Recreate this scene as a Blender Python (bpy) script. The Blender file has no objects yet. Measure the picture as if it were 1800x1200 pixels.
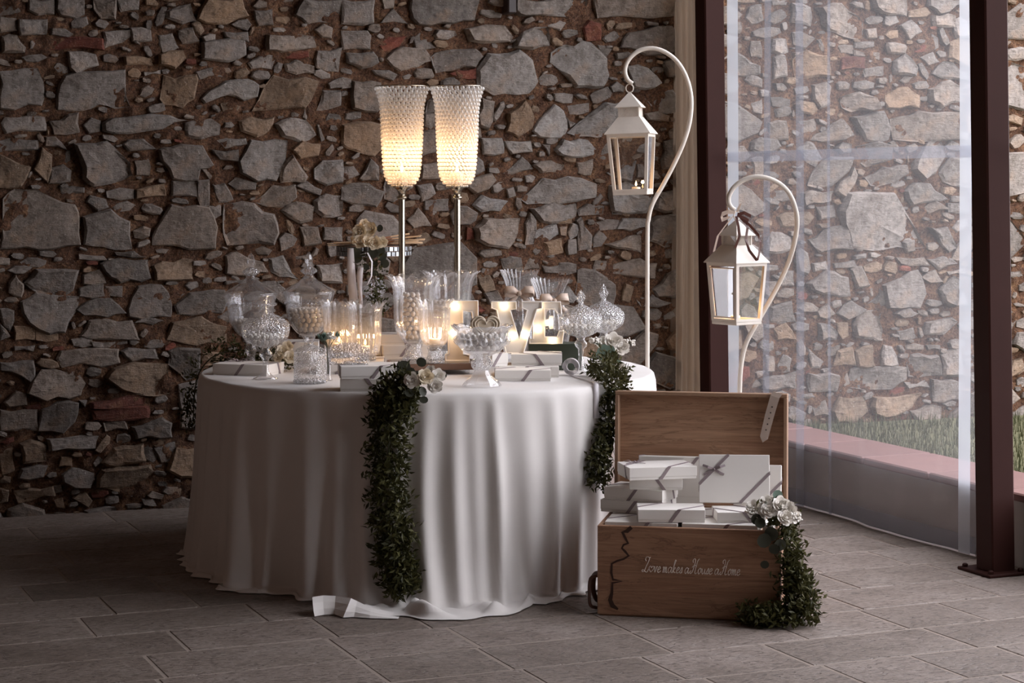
import bpy, math, random
import numpy as np
from mathutils import Vector, Matrix, Euler

# ------------------------------------------------------------------ camera, world, light, exposure
SC = bpy.context.scene
COL = SC.collection
F_PX, CXP, HOR, CAM_H = 3500.0, 900.0, 322.0, 1.51      # focal length, centre column, horizon row (1800x1200), camera height

cam_d = bpy.data.cameras.new('camera'); cam = bpy.data.objects.new('camera', cam_d); COL.objects.link(cam)
cam_d.sensor_width = 36.0; cam_d.lens = 36.0 * F_PX / 1800.0
cam_d.shift_y = -(600.0 - HOR) / 1800.0
cam_d.clip_end = 100; cam_d.clip_start = 0.05
cam.location = (0, 0, CAM_H); cam.rotation_euler = (math.pi / 2, 0, 0)
SC.camera = cam

SKY_STRENGTH = 8.5
world = bpy.data.worlds.new('sky'); SC.world = world; world.use_nodes = True
bg = world.node_tree.nodes['Background']
bg.inputs[0].default_value = (0.91, 0.895, 0.95, 1); bg.inputs[1].default_value = SKY_STRENGTH

SC.view_settings.view_transform = 'Standard'; SC.view_settings.look = 'None'
SC.view_settings.gamma = 1.0; SC.view_settings.use_curve_mapping = False
SC.view_settings.exposure = -0.22
cy = SC.cycles
cy.use_denoising = True; cy.max_bounces = 9; cy.diffuse_bounces = 5; cy.glossy_bounces = 5
cy.transmission_bounces = 8; cy.transparent_max_bounces = 40; cy.sample_clamp_indirect = 4.0
cy.caustics_reflective = False; cy.caustics_refractive = False

# geometry of the place: stone wall line and window line
WP = Vector((-1.91, 9.17, 0)); WA = math.radians(19.2)           # point on the stone wall, its heading
WU = Vector((math.cos(WA), math.sin(WA), 0)); WN = Vector((-math.sin(WA), math.cos(WA), 0))
VP0 = Vector((1.32, 9.07, 0)); VD = Vector((0.389, -0.921, 0)).normalized()   # window line, towards the camera
VO = Vector((-VD.y, VD.x, 0))                                    # outwards (to the garden)
if VO.x < 0: VO = -VO
VA = math.atan2(VD.y, VD.x)
ROOM_H = 4.0

for s0, s1, pn in ((-1.0, 1.44, 'window_daylight'), (1.44, 3.7, 'window_right_offscreen'), (5.3, 6.4, 'window_right_offscreen')):   # sky portals in the window line (they emit nothing themselves)
    ld = bpy.data.lights.new(pn, 'AREA'); ld.shape = 'RECTANGLE'
    ld.size = s1 - s0; ld.size_y = 3.8; ld.cycles.is_portal = True
    lo = bpy.data.objects.new(pn, ld); COL.objects.link(lo)
    c = VP0 + VD * ((s0 + s1) / 2) + VO * 0.5 + Vector((0, 0, 1.95))
    m = Matrix.Identity(4)
    x, z = VD, VO; y = z.cross(x)
    for i in range(3): m[i][0] = x[i]; m[i][1] = y[i]; m[i][2] = z[i]; m[i][3] = c[i]
    lo.matrix_world = m

# ------------------------------------------------------------------ helpers
R = random.Random(11)
rad = math.radians
def px(x, y, Y):
    "photo pixel at depth Y (metres from the camera plane) -> world point"
    return Vector(((x - CXP) / F_PX * Y, Y, CAM_H - (y - HOR) / F_PX * Y))
def flr(x, y, z=0.0):
    "photo pixel on the horizontal plane z"
    Y = F_PX * (CAM_H - z) / (y - HOR)
    return Vector(((x - CXP) / F_PX * Y, Y, z))
def tag(o, label=None, cat=None, group=None, kind=None):
    if label: o['label'] = label
    if cat: o['category'] = cat
    if group: o['group'] = group
    if kind: o['kind'] = kind
    return o
def empty(name, loc=(0, 0, 0), rz=0.0, label=None, cat=None, group=None, rot=None):
    o = bpy.data.objects.new(name, None); COL.objects.link(o)
    o.location = loc; o.rotation_euler = rot if rot else (0, 0, rz); o.empty_display_size = 0.05
    return tag(o, label, cat, group)
def mesh(name, verts, faces, smooth=False, cols=None):
    me = bpy.data.meshes.new(name)
    me.from_pydata([tuple(v) for v in verts], [], faces)
    if smooth: me.polygons.foreach_set('use_smooth', [True] * len(me.polygons))
    if cols is not None:
        at = me.color_attributes.new('Col', 'FLOAT_COLOR', 'POINT')
        at.data.foreach_set('color', np.asarray(cols, dtype=np.float32).ravel())
    me.update()
    return me
def link(name, me, mat=None, parent=None, loc=None, rz=None):
    o = bpy.data.objects.new(name, me); COL.objects.link(o)
    if mat is not None and not me.materials: me.materials.append(mat)
    if parent is not None: o.parent = parent
    if loc is not None: o.location = loc
    if rz is not None: o.rotation_euler = (0, 0, rz)
    return o
class MB:
    def __init__(s): s.v = []; s.f = []
    def add(s, vs, fs, M=None):
        b = len(s.v)
        s.v += [(M @ Vector(v)) if M is not None else Vector(v) for v in vs]
        s.f += [tuple(i + b for i in f) for f in fs]
        return s
    def box(s, x0, x1, y0, y1, z0, z1, M=None):
        vs = [(x, y, z) for z in (z0, z1) for y in (y0, y1) for x in (x0, x1)]
        return s.add(vs, [(0, 2, 3, 1), (4, 5, 7, 6), (0, 1, 5, 4), (2, 6, 7, 3), (0, 4, 6, 2), (1, 3, 7, 5)], M)
    def bevbox(s, x0, x1, y0, y1, z0, z1, b=0.004, M=None):
        vs = []
        for z, i in ((z0, b), (z0 + b, 0), (z1 - b, 0), (z1, b)):
            for (x, y) in ((x0 + i, y0 + b), (x0 + b, y0 + i), (x1 - b, y0 + i), (x1 - i, y0 + b), (x1 - i, y1 - b), (x1 - b, y1 - i), (x0 + b, y1 - i), (x0 + i, y1 - b)):
                vs.append((x, y, z))
        fs = [tuple(range(7, -1, -1)), tuple(range(24, 32))]
        for k in range(3):
            for i in range(8):
                j = (i + 1) % 8
                fs.append((k * 8 + i, k * 8 + j, k * 8 + 8 + j, k * 8 + 8 + i))
        return s.add(vs, fs, M)
    def tube(s, pts, r, n=8, cap=True, M=None):
        pts = [Vector(p) for p in pts]
        rs = r if hasattr(r, '__len__') else [r] * len(pts)
        vs, fs = [], []
        t0 = (pts[1] - pts[0]).normalized()
        up = Vector((0, 0, 1)) if abs(t0.z) < 0.9 else Vector((0, 1, 0))
        a = t0.cross(up).normalized()
        for i, p in enumerate(pts):
            t = (pts[min(i + 1, len(pts) - 1)] - pts[max(i - 1, 0)]).normalized()
            a = (a - t * a.dot(t)).normalized(); b = t.cross(a)
            for k in range(n):
                w = 2 * math.pi * k / n
                vs.append(p + (a * math.cos(w) + b * math.sin(w)) * rs[i])
        for i in range(len(pts) - 1):
            for k in range(n):
                j = (k + 1) % n
                fs.append((i * n + k, i * n + j, (i + 1) * n + j, (i + 1) * n + k))
        if cap:
            fs.append(tuple(range(n - 1, -1, -1))); fs.append(tuple((len(pts) - 1) * n + k for k in range(n)))
        return s.add(vs, fs, M)
    def strip(s, pts, side, w, th=0.0006, M=None):
        "flat ribbon along pts; side = direction of its width (vector or list)"
        n = len(pts); vs, fs = [], []
        for i, p in enumerate(pts):
            p = Vector(p); sd = Vector(side[i] if isinstance(side, list) else side).normalized()
            t = (Vector(pts[min(i + 1, n - 1)]) - Vector(pts[max(i - 1, 0)])).normalized()
            nn = t.cross(sd).normalized() * th
            ww = w[i] if hasattr(w, '__len__') else w
            vs += [p - sd * ww / 2 + nn, p + sd * ww / 2 + nn, p + sd * ww / 2 - nn, p - sd * ww / 2 - nn]
        for i in range(n - 1):
            for k in range(4):
                j = (k + 1) % 4
                fs.append((i * 4 + k, i * 4 + j, i * 4 + 4 + j, i * 4 + 4 + k))
        fs += [(3, 2, 1, 0), tuple(4 * (n - 1) + k for k in range(4))]
        return s.add(vs, fs, M)
    def ball(s, c, r, nu=8, nv=6, sc=(1, 1, 1), M=None):
        c = Vector(c); vs = [c + Vector((0, 0, -r * sc[2]))]; fs = []
        for j in range(1, nv):
            ph = -math.pi / 2 + math.pi * j / nv
            for i in range(nu):
                th = 2 * math.pi * i / nu
                vs.append(c + Vector((r * sc[0] * math.cos(ph) * math.cos(th), r * sc[1] * math.cos(ph) * math.sin(th), r * sc[2] * math.sin(ph))))
        vs.append(c + Vector((0, 0, r * sc[2]))); e = len(vs) - 1
        for i in range(nu):
            k = (i + 1) % nu
            fs.append((0, 1 + k, 1 + i)); fs.append((e, e - nu + i, e - nu + k))
            for j in range(nv - 2):
                a = 1 + j * nu
                fs.append((a + i, a + k, a + nu + k, a + nu + i))
        return s.add(vs, fs, M)
    def lathe(s, prof, n=32, mod=None, M=None, fine=0):
        if fine: prof = smooth_pts(prof, fine)
        vs, rings, fs = [], [], []
        for i, (r, z) in enumerate(prof):
            if r < 1e-6:
                rings.append([len(vs)]); vs.append((0, 0, z)); continue
            ring = []
            for k in range(n):
                th = 2 * math.pi * k / n; rr, zz = r, z
                if mod:
                    a, b = mod(th, i / (len(prof) - 1), r, z); rr = r * a; zz = z + b
                ring.append(len(vs)); vs.append((rr * math.cos(th), rr * math.sin(th), zz))
            rings.append(ring)
        for a, b in zip(rings, rings[1:]):
            if len(a) == 1 and len(b) == 1: continue
            for k in range(n):
                j = (k + 1) % n
                if len(a) == 1: fs.append((a[0], b[j], b[k]))
                elif len(b) == 1: fs.append((a[k], a[j], b[0]))
                else: fs.append((a[k], a[j], b[j], b[k]))
        return s.add(vs, fs, M)
    def build(s, name, mat, parent=None, smooth=False, loc=None, rz=None):
        return link(name, mesh(name, s.v, s.f, smooth), mat, parent, loc, rz)
def smooth_pts(P, k=4):
    "Catmull-Rom through tuples"
    P = [np.array(p, float) for p in P]; out = []
    for i in range(len(P) - 1):
        p0, p1, p2, p3 = P[max(i - 1, 0)], P[i], P[i + 1], P[min(i + 2, len(P) - 1)]
        for j in range(k):
            t = j / k
            out.append(tuple(0.5 * (2 * p1 + (p2 - p0) * t + (2 * p0 - 5 * p1 + 4 * p2 - p3) * t * t + (3 * p1 - p0 - 3 * p2 + p3) * t ** 3)))
    out.append(tuple(P[-1])); return out
def copy_tree(o, parent=None):
    c = o.copy(); COL.objects.link(c)
    if parent is not None: c.parent = parent
    for ch in list(o.children): copy_tree(ch, c)
    return c

# ------------------------------------------------------------------ materials (all procedural)
def nmat(name):
    m = bpy.data.materials.new(name); m.use_nodes = True
    nt = m.node_tree; nt.nodes.clear()
    out = nt.nodes.new('ShaderNodeOutputMaterial')
    return m, nt, out
def N(nt, t, **kw):
    n = nt.nodes.new(t)
    for k, v in kw.items(): setattr(n, k, v)
    return n
def ramp(nt, src, stops):
    r = N(nt, 'ShaderNodeValToRGB'); e = r.color_ramp.elements
    while len(e) < len(stops): e.new(0.5)
    for i, (p, c) in enumerate(stops): e[i].position = p; e[i].color = (*c, 1)
    nt.links.new(src, r.inputs[0]); return r.outputs[0]
def mixc(nt, a, b, fac, mode='MIX'):
    m = N(nt, 'ShaderNodeMix', data_type='RGBA', blend_type=mode)
    for sock, v in ((m.inputs[0], fac), (m.inputs[6], a), (m.inputs[7], b)):
        if hasattr(v, 'default_value'): nt.links.new(v, sock)
        else: sock.default_value = v if not isinstance(v, tuple) else (*v[:3], 1)
    return m.outputs[2]
def noise(nt, vec, scale, detail=4, rough=0.55, dist=0.0):
    n = N(nt, 'ShaderNodeTexNoise'); n.inputs['Scale'].default_value = scale; n.inputs['Detail'].default_value = detail
    n.inputs['Roughness'].default_value = rough; n.inputs['Distortion'].default_value = dist
    if vec is not None: nt.links.new(vec, n.inputs['Vector'])
    return n.outputs['Fac']
def coords(nt, scale=(1, 1, 1), kind='Object', rand=False):
    tc = N(nt, 'ShaderNodeTexCoord'); mp = N(nt, 'ShaderNodeMapping'); mp.inputs['Scale'].default_value = scale
    nt.links.new(tc.outputs[kind], mp.inputs[0])
    if rand:
        oi = N(nt, 'ShaderNodeObjectInfo'); mul = N(nt, 'ShaderNodeMath', operation='MULTIPLY'); mul.inputs[1].default_value = 37.0
        nt.links.new(oi.outputs['Random'], mul.inputs[0]); cx = N(nt, 'ShaderNodeCombineXYZ')
        for i in range(3): nt.links.new(mul.outputs[0], cx.inputs[i])
        nt.links.new(cx.outputs[0], mp.inputs[1])
    return mp.outputs[0]
def bump(nt, h, strength=0.3, dist=0.01, normal=None):
    b = N(nt, 'ShaderNodeBump'); b.inputs['Strength'].default_value = strength; b.inputs['Distance'].default_value = dist
    nt.links.new(h, b.inputs['Height'])
    if normal is not None: nt.links.new(normal, b.inputs['Normal'])
    return b.outputs[0]
def principled(nt, out, color, rough=0.6, normal=None, metal=0.0, spec=0.5, **kw):
    p = N(nt, 'ShaderNodeBsdfPrincipled')
    if hasattr(color, 'default_value'): nt.links.new(color, p.inputs['Base Color'])
    else: p.inputs['Base Color'].default_value = (*color, 1)
    if hasattr(rough, 'default_value'): nt.links.new(rough, p.inputs['Roughness'])
    else: p.inputs['Roughness'].default_value = rough
    p.inputs['Metallic'].default_value = metal; p.inputs['Specular IOR Level'].default_value = spec
    for k, v in kw.items(): p.inputs[k].default_value = v
    if normal is not None: nt.links.new(normal, p.inputs['Normal'])
    if out is not None: nt.links.new(p.outputs[0], out.inputs[0])
    return p
def simple(name, c, rough=0.6, var=0.12, scale=20, bmp=0.0, bd=0.002, metal=0.0, spec=0.5, rnd=0.0, **kw):
    "one colour with mild procedural variation, optional bump and per-object shift"
    m, nt, out = nmat(name); v = coords(nt, rand=rnd > 0)
    f = noise(nt, v, scale, 4)
    col = mixc(nt, tuple(x * (1 - var) for x in c), tuple(min(1, x * (1 + var)) for x in c), f)
    if rnd:
        oi = N(nt, 'ShaderNodeObjectInfo')
        k = ramp(nt, oi.outputs['Random'], [(0, (1 - rnd,) * 3), (1, (1 + rnd,) * 3)])
        col = mixc(nt, col, k, 1.0, 'MULTIPLY')
    nrm = bump(nt, noise(nt, v, scale * 4, 3), bmp, bd) if bmp else None
    principled(nt, out, col, rough, nrm, metal, spec, **kw); return m

def stone_mat():
    m, nt, out = nmat('rubble_stone'); v = coords(nt)
    at = N(nt, 'ShaderNodeAttribute', attribute_name='Col')
    big = noise(nt, v, 9, 5, 0.6, 0.4); mid = noise(nt, v, 34, 6, 0.7)
    vs = coords(nt, (6, 6, 40)); lay = noise(nt, vs, 3.0, 5, 0.65, 0.8)
    c = mixc(nt, at.outputs['Color'], ramp(nt, big, [(0.30, (0.45, 0.38, 0.33)), (0.5, (1, 1, 1)), (0.72, (1.35, 1.33, 1.3))]), 0.85, 'MULTIPLY')
    c = mixc(nt, c, ramp(nt, mid, [(0.28, (0.40, 0.36, 0.34)), (0.5, (1, 1, 1)), (0.75, (1.3, 1.3, 1.32))]), 0.75, 'MULTIPLY')
    rust = ramp(nt, noise(nt, v, 4.3, 4, 0.6), [(0.56, (0, 0, 0)), (0.70, (1, 1, 1))])
    c = mixc(nt, c, (0.30, 0.17, 0.085), mixc(nt, (0, 0, 0), rust, 0.55))
    fleck = ramp(nt, noise(nt, v, 130, 2, 0.5), [(0.66, (0, 0, 0)), (0.74, (1, 1, 1))])
    c = mixc(nt, c, (0.62, 0.60, 0.57), mixc(nt, (0, 0, 0), fleck, 0.35))
    n1 = bump(nt, lay, 0.75, 0.016); n2 = bump(nt, mid, 0.9, 0.016, n1); n3 = bump(nt, noise(nt, v, 150, 3), 0.4, 0.003, n2)
    principled(nt, out, c, 0.78, n3, spec=0.35); return m
def mortar_mat(name, grey):
    m, nt, out = nmat(name); v = coords(nt)
    a = noise(nt, v, 14, 6, 0.7, 0.5); b = noise(nt, v, 70, 5, 0.7)
    st = [(0.25, (0.050, 0.021, 0.012)), (0.48, (0.128, 0.059, 0.032)), (0.62, (0.205, 0.107, 0.057)), (0.8, (0.30, 0.185, 0.108))]
    c = ramp(nt, a, [(q, tuple(x * (1 - grey) + grey * g for x, g in zip(k, (0.22, 0.175, 0.15)))) for q, k in st])
    c = mixc(nt, c, ramp(nt, b, [(0.3, (0.30, 0.26, 0.26)), (0.5, (1, 1, 1)), (0.72, (1.9, 1.75, 1.5))]), 0.95, 'MULTIPLY')
    grit = ramp(nt, noise(nt, v, 160, 3, 0.6), [(0.58, (0, 0, 0)), (0.68, (1, 1, 1))])
    c = mixc(nt, c, (0.34, 0.25, 0.17), mixc(nt, (0, 0, 0), grit, 0.55))
    n1 = bump(nt, b, 1.0, 0.03); n2 = bump(nt, noise(nt, v, 220, 3), 0.6, 0.004, n1)
    principled(nt, out, c, 0.95, n2, spec=0.15); return m
def tile_mat():
    m, nt, out = nmat('stone_paver'); v = coords(nt, rand=True)
    a = noise(nt, v, 3.5, 5, 0.6); b = noise(nt, v, 60, 5, 0.7)
    vs = coords(nt, (30, 95, 30), rand=True); pits = noise(nt, vs, 1.0, 3, 0.5, 0.6)
    c = ramp(nt, a, [(0.3, (0.160, 0.130, 0.110)), (0.55, (0.225, 0.190, 0.168)), (0.75, (0.265, 0.232, 0.212))])
    oi = N(nt, 'ShaderNodeObjectInfo')
    c = mixc(nt, c, ramp(nt, oi.outputs['Random'], [(0, (0.80, 0.77, 0.74)), (0.5, (1, 0.98, 0.96)), (1, (1.12, 1.1, 1.1))]), 1.0, 'MULTIPLY')
    c = mixc(nt, c, ramp(nt, b, [(0.3, (0.62, 0.58, 0.55)), (0.7, (1.3, 1.3, 1.3))]), 0.85, 'MULTIPLY')
    pit = ramp(nt, pits, [(0.36, (1, 1, 1)), (0.45, (0, 0, 0))])
    c = mixc(nt, c, (0.10, 0.075, 0.062), mixc(nt, (0, 0, 0), pit, 0.75))
    n1 = bump(nt, ramp(nt, pits, [(0.33, (0, 0, 0)), (0.47, (1, 1, 1))]), 0.8, 0.004)
    n2 = bump(nt, b, 0.35, 0.004, n1)
    principled(nt, out, c, ramp(nt, a, [(0.3, (0.62,) * 3), (0.7, (0.45,) * 3)]), n2, spec=0.4); return m
def wood_mat(name, dark, light, sc=1.0, axis=0):
    m, nt, out = nmat(name)
    s = [9.0 * sc] * 3; s[axis] = 1.1 * sc
    v = coords(nt, tuple(s)); w = N(nt, 'ShaderNodeTexNoise'); w.inputs['Scale'].default_value = 1.6; w.inputs['Detail'].default_value = 8
    w.inputs['Roughness'].default_value = 0.62; w.inputs['Distortion'].default_value = 1.6; nt.links.new(v, w.inputs['Vector'])
    s2 = [150.0] * 3; s2[axis] = 6.0
    fine = noise(nt, coords(nt, tuple(s2)), 1.0, 3)
    c = ramp(nt, w.outputs['Fac'], [(0.28, dark), (0.5, tuple((a + b) / 2 for a, b in zip(dark, light))), (0.68, light)])
    c = mixc(nt, c, ramp(nt, fine, [(0.3, (0.72, 0.68, 0.65)), (0.7, (1.1, 1.08, 1.05))]), 0.8, 'MULTIPLY')
    vein = ramp(nt, w.outputs['Fac'], [(0.475, (0, 0, 0)), (0.49, (1, 1, 1)), (0.505, (0, 0, 0))])
    c = mixc(nt, c, tuple(x * 0.45 for x in dark), mixc(nt, (0, 0, 0), vein, 0.55))
    principled(nt, out, c, 0.55, bump(nt, fine, 0.15, 0.002), spec=0.3); return m
def cloth_mat():
    m, nt, out = nmat('linen_cloth'); v = coords(nt)
    wv = N(nt, 'ShaderNodeTexNoise'); wv.inputs['Scale'].default_value = 420; nt.links.new(v, wv.inputs['Vector'])
    f = noise(nt, v, 6, 3)
    c = mixc(nt, (0.74, 0.70, 0.67), (0.80, 0.77, 0.74), f)
    p = principled(nt, None, c, 0.72, bump(nt, wv.outputs['Fac'], 0.12, 0.001), spec=0.25)
    p.inputs['Sheen Weight'].default_value = 0.25
    tr = N(nt, 'ShaderNodeBsdfTranslucent'); tr.inputs[0].default_value = (0.7, 0.62, 0.55, 1)
    mx = N(nt, 'ShaderNodeMixShader'); mx.inputs[0].default_value = 0.08
    nt.links.new(p.outputs[0], mx.inputs[1]); nt.links.new(tr.outputs[0], mx.inputs[2]); nt.links.new(mx.outputs[0], out.inputs[0]); return m
def glass_mat(name, tint=(0.97, 0.975, 0.98), rough=0.03, k=1.0, base=0.03, haze=0.0, cut=0.0, cut_scale=90, power=4.0, hazecol=(0.9, 0.9, 0.92)):
    m, nt, out = nmat(name)
    nrm = None
    if cut:
        vo = N(nt, 'ShaderNodeTexVoronoi'); vo.inputs['Scale'].default_value = cut_scale; nt.links.new(coords(nt), vo.inputs['Vector'])
        nrm = bump(nt, vo.outputs['Distance'], cut, 0.01)
    tr = N(nt, 'ShaderNodeBsdfTransparent'); tr.inputs[0].default_value = (*tint, 1)
    gl = N(nt, 'ShaderNodeBsdfGlossy'); gl.inputs['Roughness'].default_value = rough; gl.inputs[0].default_value = (1, 1, 1, 1)
    fr = N(nt, 'ShaderNodeLayerWeight'); fr.inputs[0].default_value = 0.5
    if nrm is not None: nt.links.new(nrm, gl.inputs['Normal']); nt.links.new(nrm, fr.inputs['Normal'])
    pw = N(nt, 'ShaderNodeMath', operation='POWER'); pw.inputs[1].default_value = power; nt.links.new(fr.outputs['Facing'], pw.inputs[0])
    ma = N(nt, 'ShaderNodeMath', operation='MULTIPLY_ADD', use_clamp=True); ma.inputs[1].default_value = k; ma.inputs[2].default_value = base
    nt.links.new(pw.outputs[0], ma.inputs[0])
    mx = N(nt, 'ShaderNodeMixShader'); nt.links.new(ma.outputs[0], mx.inputs[0]); nt.links.new(tr.outputs[0], mx.inputs[1]); nt.links.new(gl.outputs[0], mx.inputs[2])
    last = mx.outputs[0]
    if haze:
        d = N(nt, 'ShaderNodeBsdfDiffuse'); d.inputs[0].default_value = (*hazecol, 1)
        t = N(nt, 'ShaderNodeBsdfTranslucent'); t.inputs[0].default_value = (*hazecol, 1)
        if nrm is not None: nt.links.new(nrm, d.inputs['Normal'])
        a = N(nt, 'ShaderNodeMixShader'); nt.links.new(d.outputs[0], a.inputs[1]); nt.links.new(t.outputs[0], a.inputs[2])
        b = N(nt, 'ShaderNodeMixShader'); b.inputs[0].default_value = haze
        nt.links.new(last, b.inputs[1]); nt.links.new(a.outputs[0], b.inputs[2]); last = b.outputs[0]
    nt.links.new(last, out.inputs[0]); return m
def glow_mat(name, c, s):
    m, nt, out = nmat(name); e = N(nt, 'ShaderNodeEmission'); e.inputs[0].default_value = (*c, 1); e.inputs[1].default_value = s
    nt.links.new(e.outputs[0], out.inputs[0]); return m
def leaf_mat(name, a, b, rough=0.5):
    m, nt, out = nmat(name); g = N(nt, 'ShaderNodeNewGeometry')
    c = ramp(nt, g.outputs['Random Per Island'], [(0, a), (1, b)])
    p = principled(nt, None, c, rough, spec=0.15)
    tr = N(nt, 'ShaderNodeBsdfTranslucent'); nt.links.new(c, tr.inputs[0])
    mx = N(nt, 'ShaderNodeMixShader'); mx.inputs[0].default_value = 0.2
    nt.links.new(p.outputs[0], mx.inputs[1]); nt.links.new(tr.outputs[0], mx.inputs[2]); nt.links.new(mx.outputs[0], out.inputs[0]); return m

M = {}
M['stone'] = stone_mat(); M['mortar'] = mortar_mat('earth_mortar', 0.12); M['tile'] = tile_mat()
M['grout'] = simple('pale_grout', (0.27, 0.22, 0.185), 0.9, 0.2, 30, 0.4)
M['plaster'] = simple('rough_plaster', (0.19, 0.135, 0.105), 0.9, 0.25, 5, 0.4)
M['ceiling'] = simple('ceiling_boards', (0.16, 0.095, 0.062), 0.8, 0.2, 6)
M['steel'] = simple('brown_painted_steel', (0.030, 0.010, 0.0075), 0.6, 0.15, 8, 0.0, spec=0.10)
M['cloth'] = cloth_mat()
M['wood'] = wood_mat('trunk_wood', (0.27, 0.14, 0.085), (0.46, 0.28, 0.18))
M['wood_in'] = wood_mat('trunk_inner_wood', (0.36, 0.20, 0.125), (0.56, 0.36, 0.235), 0.8)
M['wood_edge'] = simple('trunk_edge_wood', (0.30, 0.18, 0.11), 0.6, 0.25, 30)
M['stain'] = simple('dark_bark_stain', (0.045, 0.018, 0.010), 0.7)
M['card'] = simple('white_card', (0.80, 0.765, 0.72), 0.55, 0.03, 8, 0.05, rnd=0.04)
M['ribbon_grey'] = simple('mauve_grey_ribbon', (0.27, 0.215, 0.225), 0.45, 0.08, 60)
M['ribbon_white'] = simple('white_satin_ribbon', (0.78, 0.74, 0.76), 0.35, 0.05, 40)
M['ribbon_brown'] = simple('brown_satin_ribbon', (0.10, 0.038, 0.028), 0.32, 0.1, 40)
M['ribbon_beige'] = simple('beige_organza', (0.60, 0.47, 0.38), 0.45, 0.1, 40)
M['cream_metal'] = simple('cream_painted_iron', (0.66, 0.60, 0.53), 0.5, 0.10, 25, 0.1)
M['pane'] = glass_mat('lantern_glass', (0.97, 0.975, 0.98), 0.02, 0.8, 0.035)
M['glass'] = glass_mat('clear_pressed_glass', (0.975, 0.975, 0.98), 0.05, 1.1, 0.065, 0.075, power=2.6)
M['cut'] = glass_mat('cut_crystal', (0.965, 0.965, 0.97), 0.10, 0.9, 0.13, 0.085, 0.8, 150, power=2.5)
M['bead'] = glass_mat('crystal_bead', (0.965, 0.955, 0.94), 0.08, 0.9, 0.12, 0.34, power=2.5, hazecol=(0.93, 0.905, 0.86))
M['chrome'] = simple('champagne_metal', (0.46, 0.41, 0.33), 0.2, 0.05, 10, metal=1.0)
M['mirror'] = simple('mirror_tile', (0.32, 0.33, 0.34), 0.2, 0.03, 10, metal=1.0)
M['vinyl'] = glass_mat('clear_vinyl', (0.95, 0.96, 0.98), 0.06, 0.55, 0.015, 0.10, 0.10, 5, hazecol=(0.80, 0.82, 0.88))
M['vinyl_fold'] = glass_mat('folded_vinyl', (0.74, 0.76, 0.82), 0.12, 0.7, 0.03, 0.24, hazecol=(0.54, 0.55, 0.60))
M['vinyl_edge'] = glass_mat('reinforced_vinyl_edge', (0.80, 0.83, 0.88), 0.2, 0.5, 0.03, 0.55, hazecol=(0.72, 0.75, 0.80))
M['sheer'] = glass_mat('beige_sheer', (0.80, 0.74, 0.66), 0.3, 0.3, 0.02, 0.48, hazecol=(0.42, 0.335, 0.265))
M['terracotta'] = simple('terracotta_coping', (0.150, 0.074, 0.064), 0.75, 0.22, 9, 0.2, rnd=0.08)
M['render'] = simple('grey_render', (0.25, 0.212, 0.195), 0.9, 0.2, 6, 0.3)
M['soil'] = simple('garden_soil', (0.11, 0.105, 0.05), 0.95, 0.3, 12, 0.4)
M['grass'] = leaf_mat('grass_blade', (0.04, 0.048, 0.02), (0.095, 0.09, 0.045), 0.6)
M['leaf'] = leaf_mat('ruscus_leaf', (0.026, 0.027, 0.009), (0.098, 0.092, 0.034), 0.45)
M['euca'] = leaf_mat('eucalyptus_leaf', (0.13, 0.19, 0.15), (0.22, 0.29, 0.24), 0.5)
M['darkleaf'] = leaf_mat('dark_round_leaf', (0.035, 0.04, 0.030), (0.075, 0.075, 0.055), 0.4)
M['stem'] = simple('green_stem', (0.06, 0.055, 0.025), 0.6)
M['rose'] = simple('cream_petal', (0.80, 0.71, 0.56), 0.55, 0.06, 30)
M['rose_w'] = simple('white_petal', (0.82, 0.78, 0.72), 0.55, 0.05, 30)
M['almond'] = simple('sugar_shell', (0.80, 0.75, 0.68), 0.35, 0.04, 30)
M['plaque'] = simple('cast_resin', (0.62, 0.52, 0.40), 0.6, 0.12, 30)
M['letter'] = simple('white_letter_paint', (0.80, 0.75, 0.70), 0.45, 0.04, 10)
M['letter_side'] = simple('silver_letter_edge', (0.55, 0.52, 0.50), 0.35, 0.05, 10, metal=0.6)
M['bulb'] = glow_mat('bulb_glow', (1.0, 0.76, 0.48), 24.0)
M['flame'] = glow_mat('candle_flame', (1.0, 0.66, 0.30), 22.0)
M['wax'] = simple('candle_wax', (0.85, 0.74, 0.58), 0.4, 0.04, 20)
M['fan'] = simple('fan_paper', (0.72, 0.58, 0.42), 0.6, 0.12, 30)
M['fan_stick'] = simple('fan_wood', (0.42, 0.20, 0.10), 0.5, 0.2, 40)
M['album'] = simple('green_album', (0.028, 0.038, 0.024), 0.5, 0.2, 20)
M['tray_edge'] = simple('bronze_tray_edge', (0.22, 0.13, 0.09), 0.35, 0.1, 20, metal=0.4)
M['leather'] = simple('brown_leather', (0.085, 0.035, 0.022), 0.5, 0.2, 40, 0.2)
M['strap'] = simple('pale_strap', (0.46, 0.37, 0.31), 0.55, 0.1, 40)
M['paint_white'] = simple('white_lettering', (0.74, 0.66, 0.58), 0.7, 0.05, 40)
M['iron'] = simple('dark_iron', (0.03, 0.02, 0.018), 0.5)
def warm_light(name, loc, w, r=0.012, c=(1.0, 0.56, 0.24), parent=None):
    ld = bpy.data.lights.new(name, 'POINT'); ld.energy = w; ld.color = c; ld.shadow_soft_size = r
    o = bpy.data.objects.new(name, ld); COL.objects.link(o); o.location = loc
    if parent is not None: o.parent = parent
    return o

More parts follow.
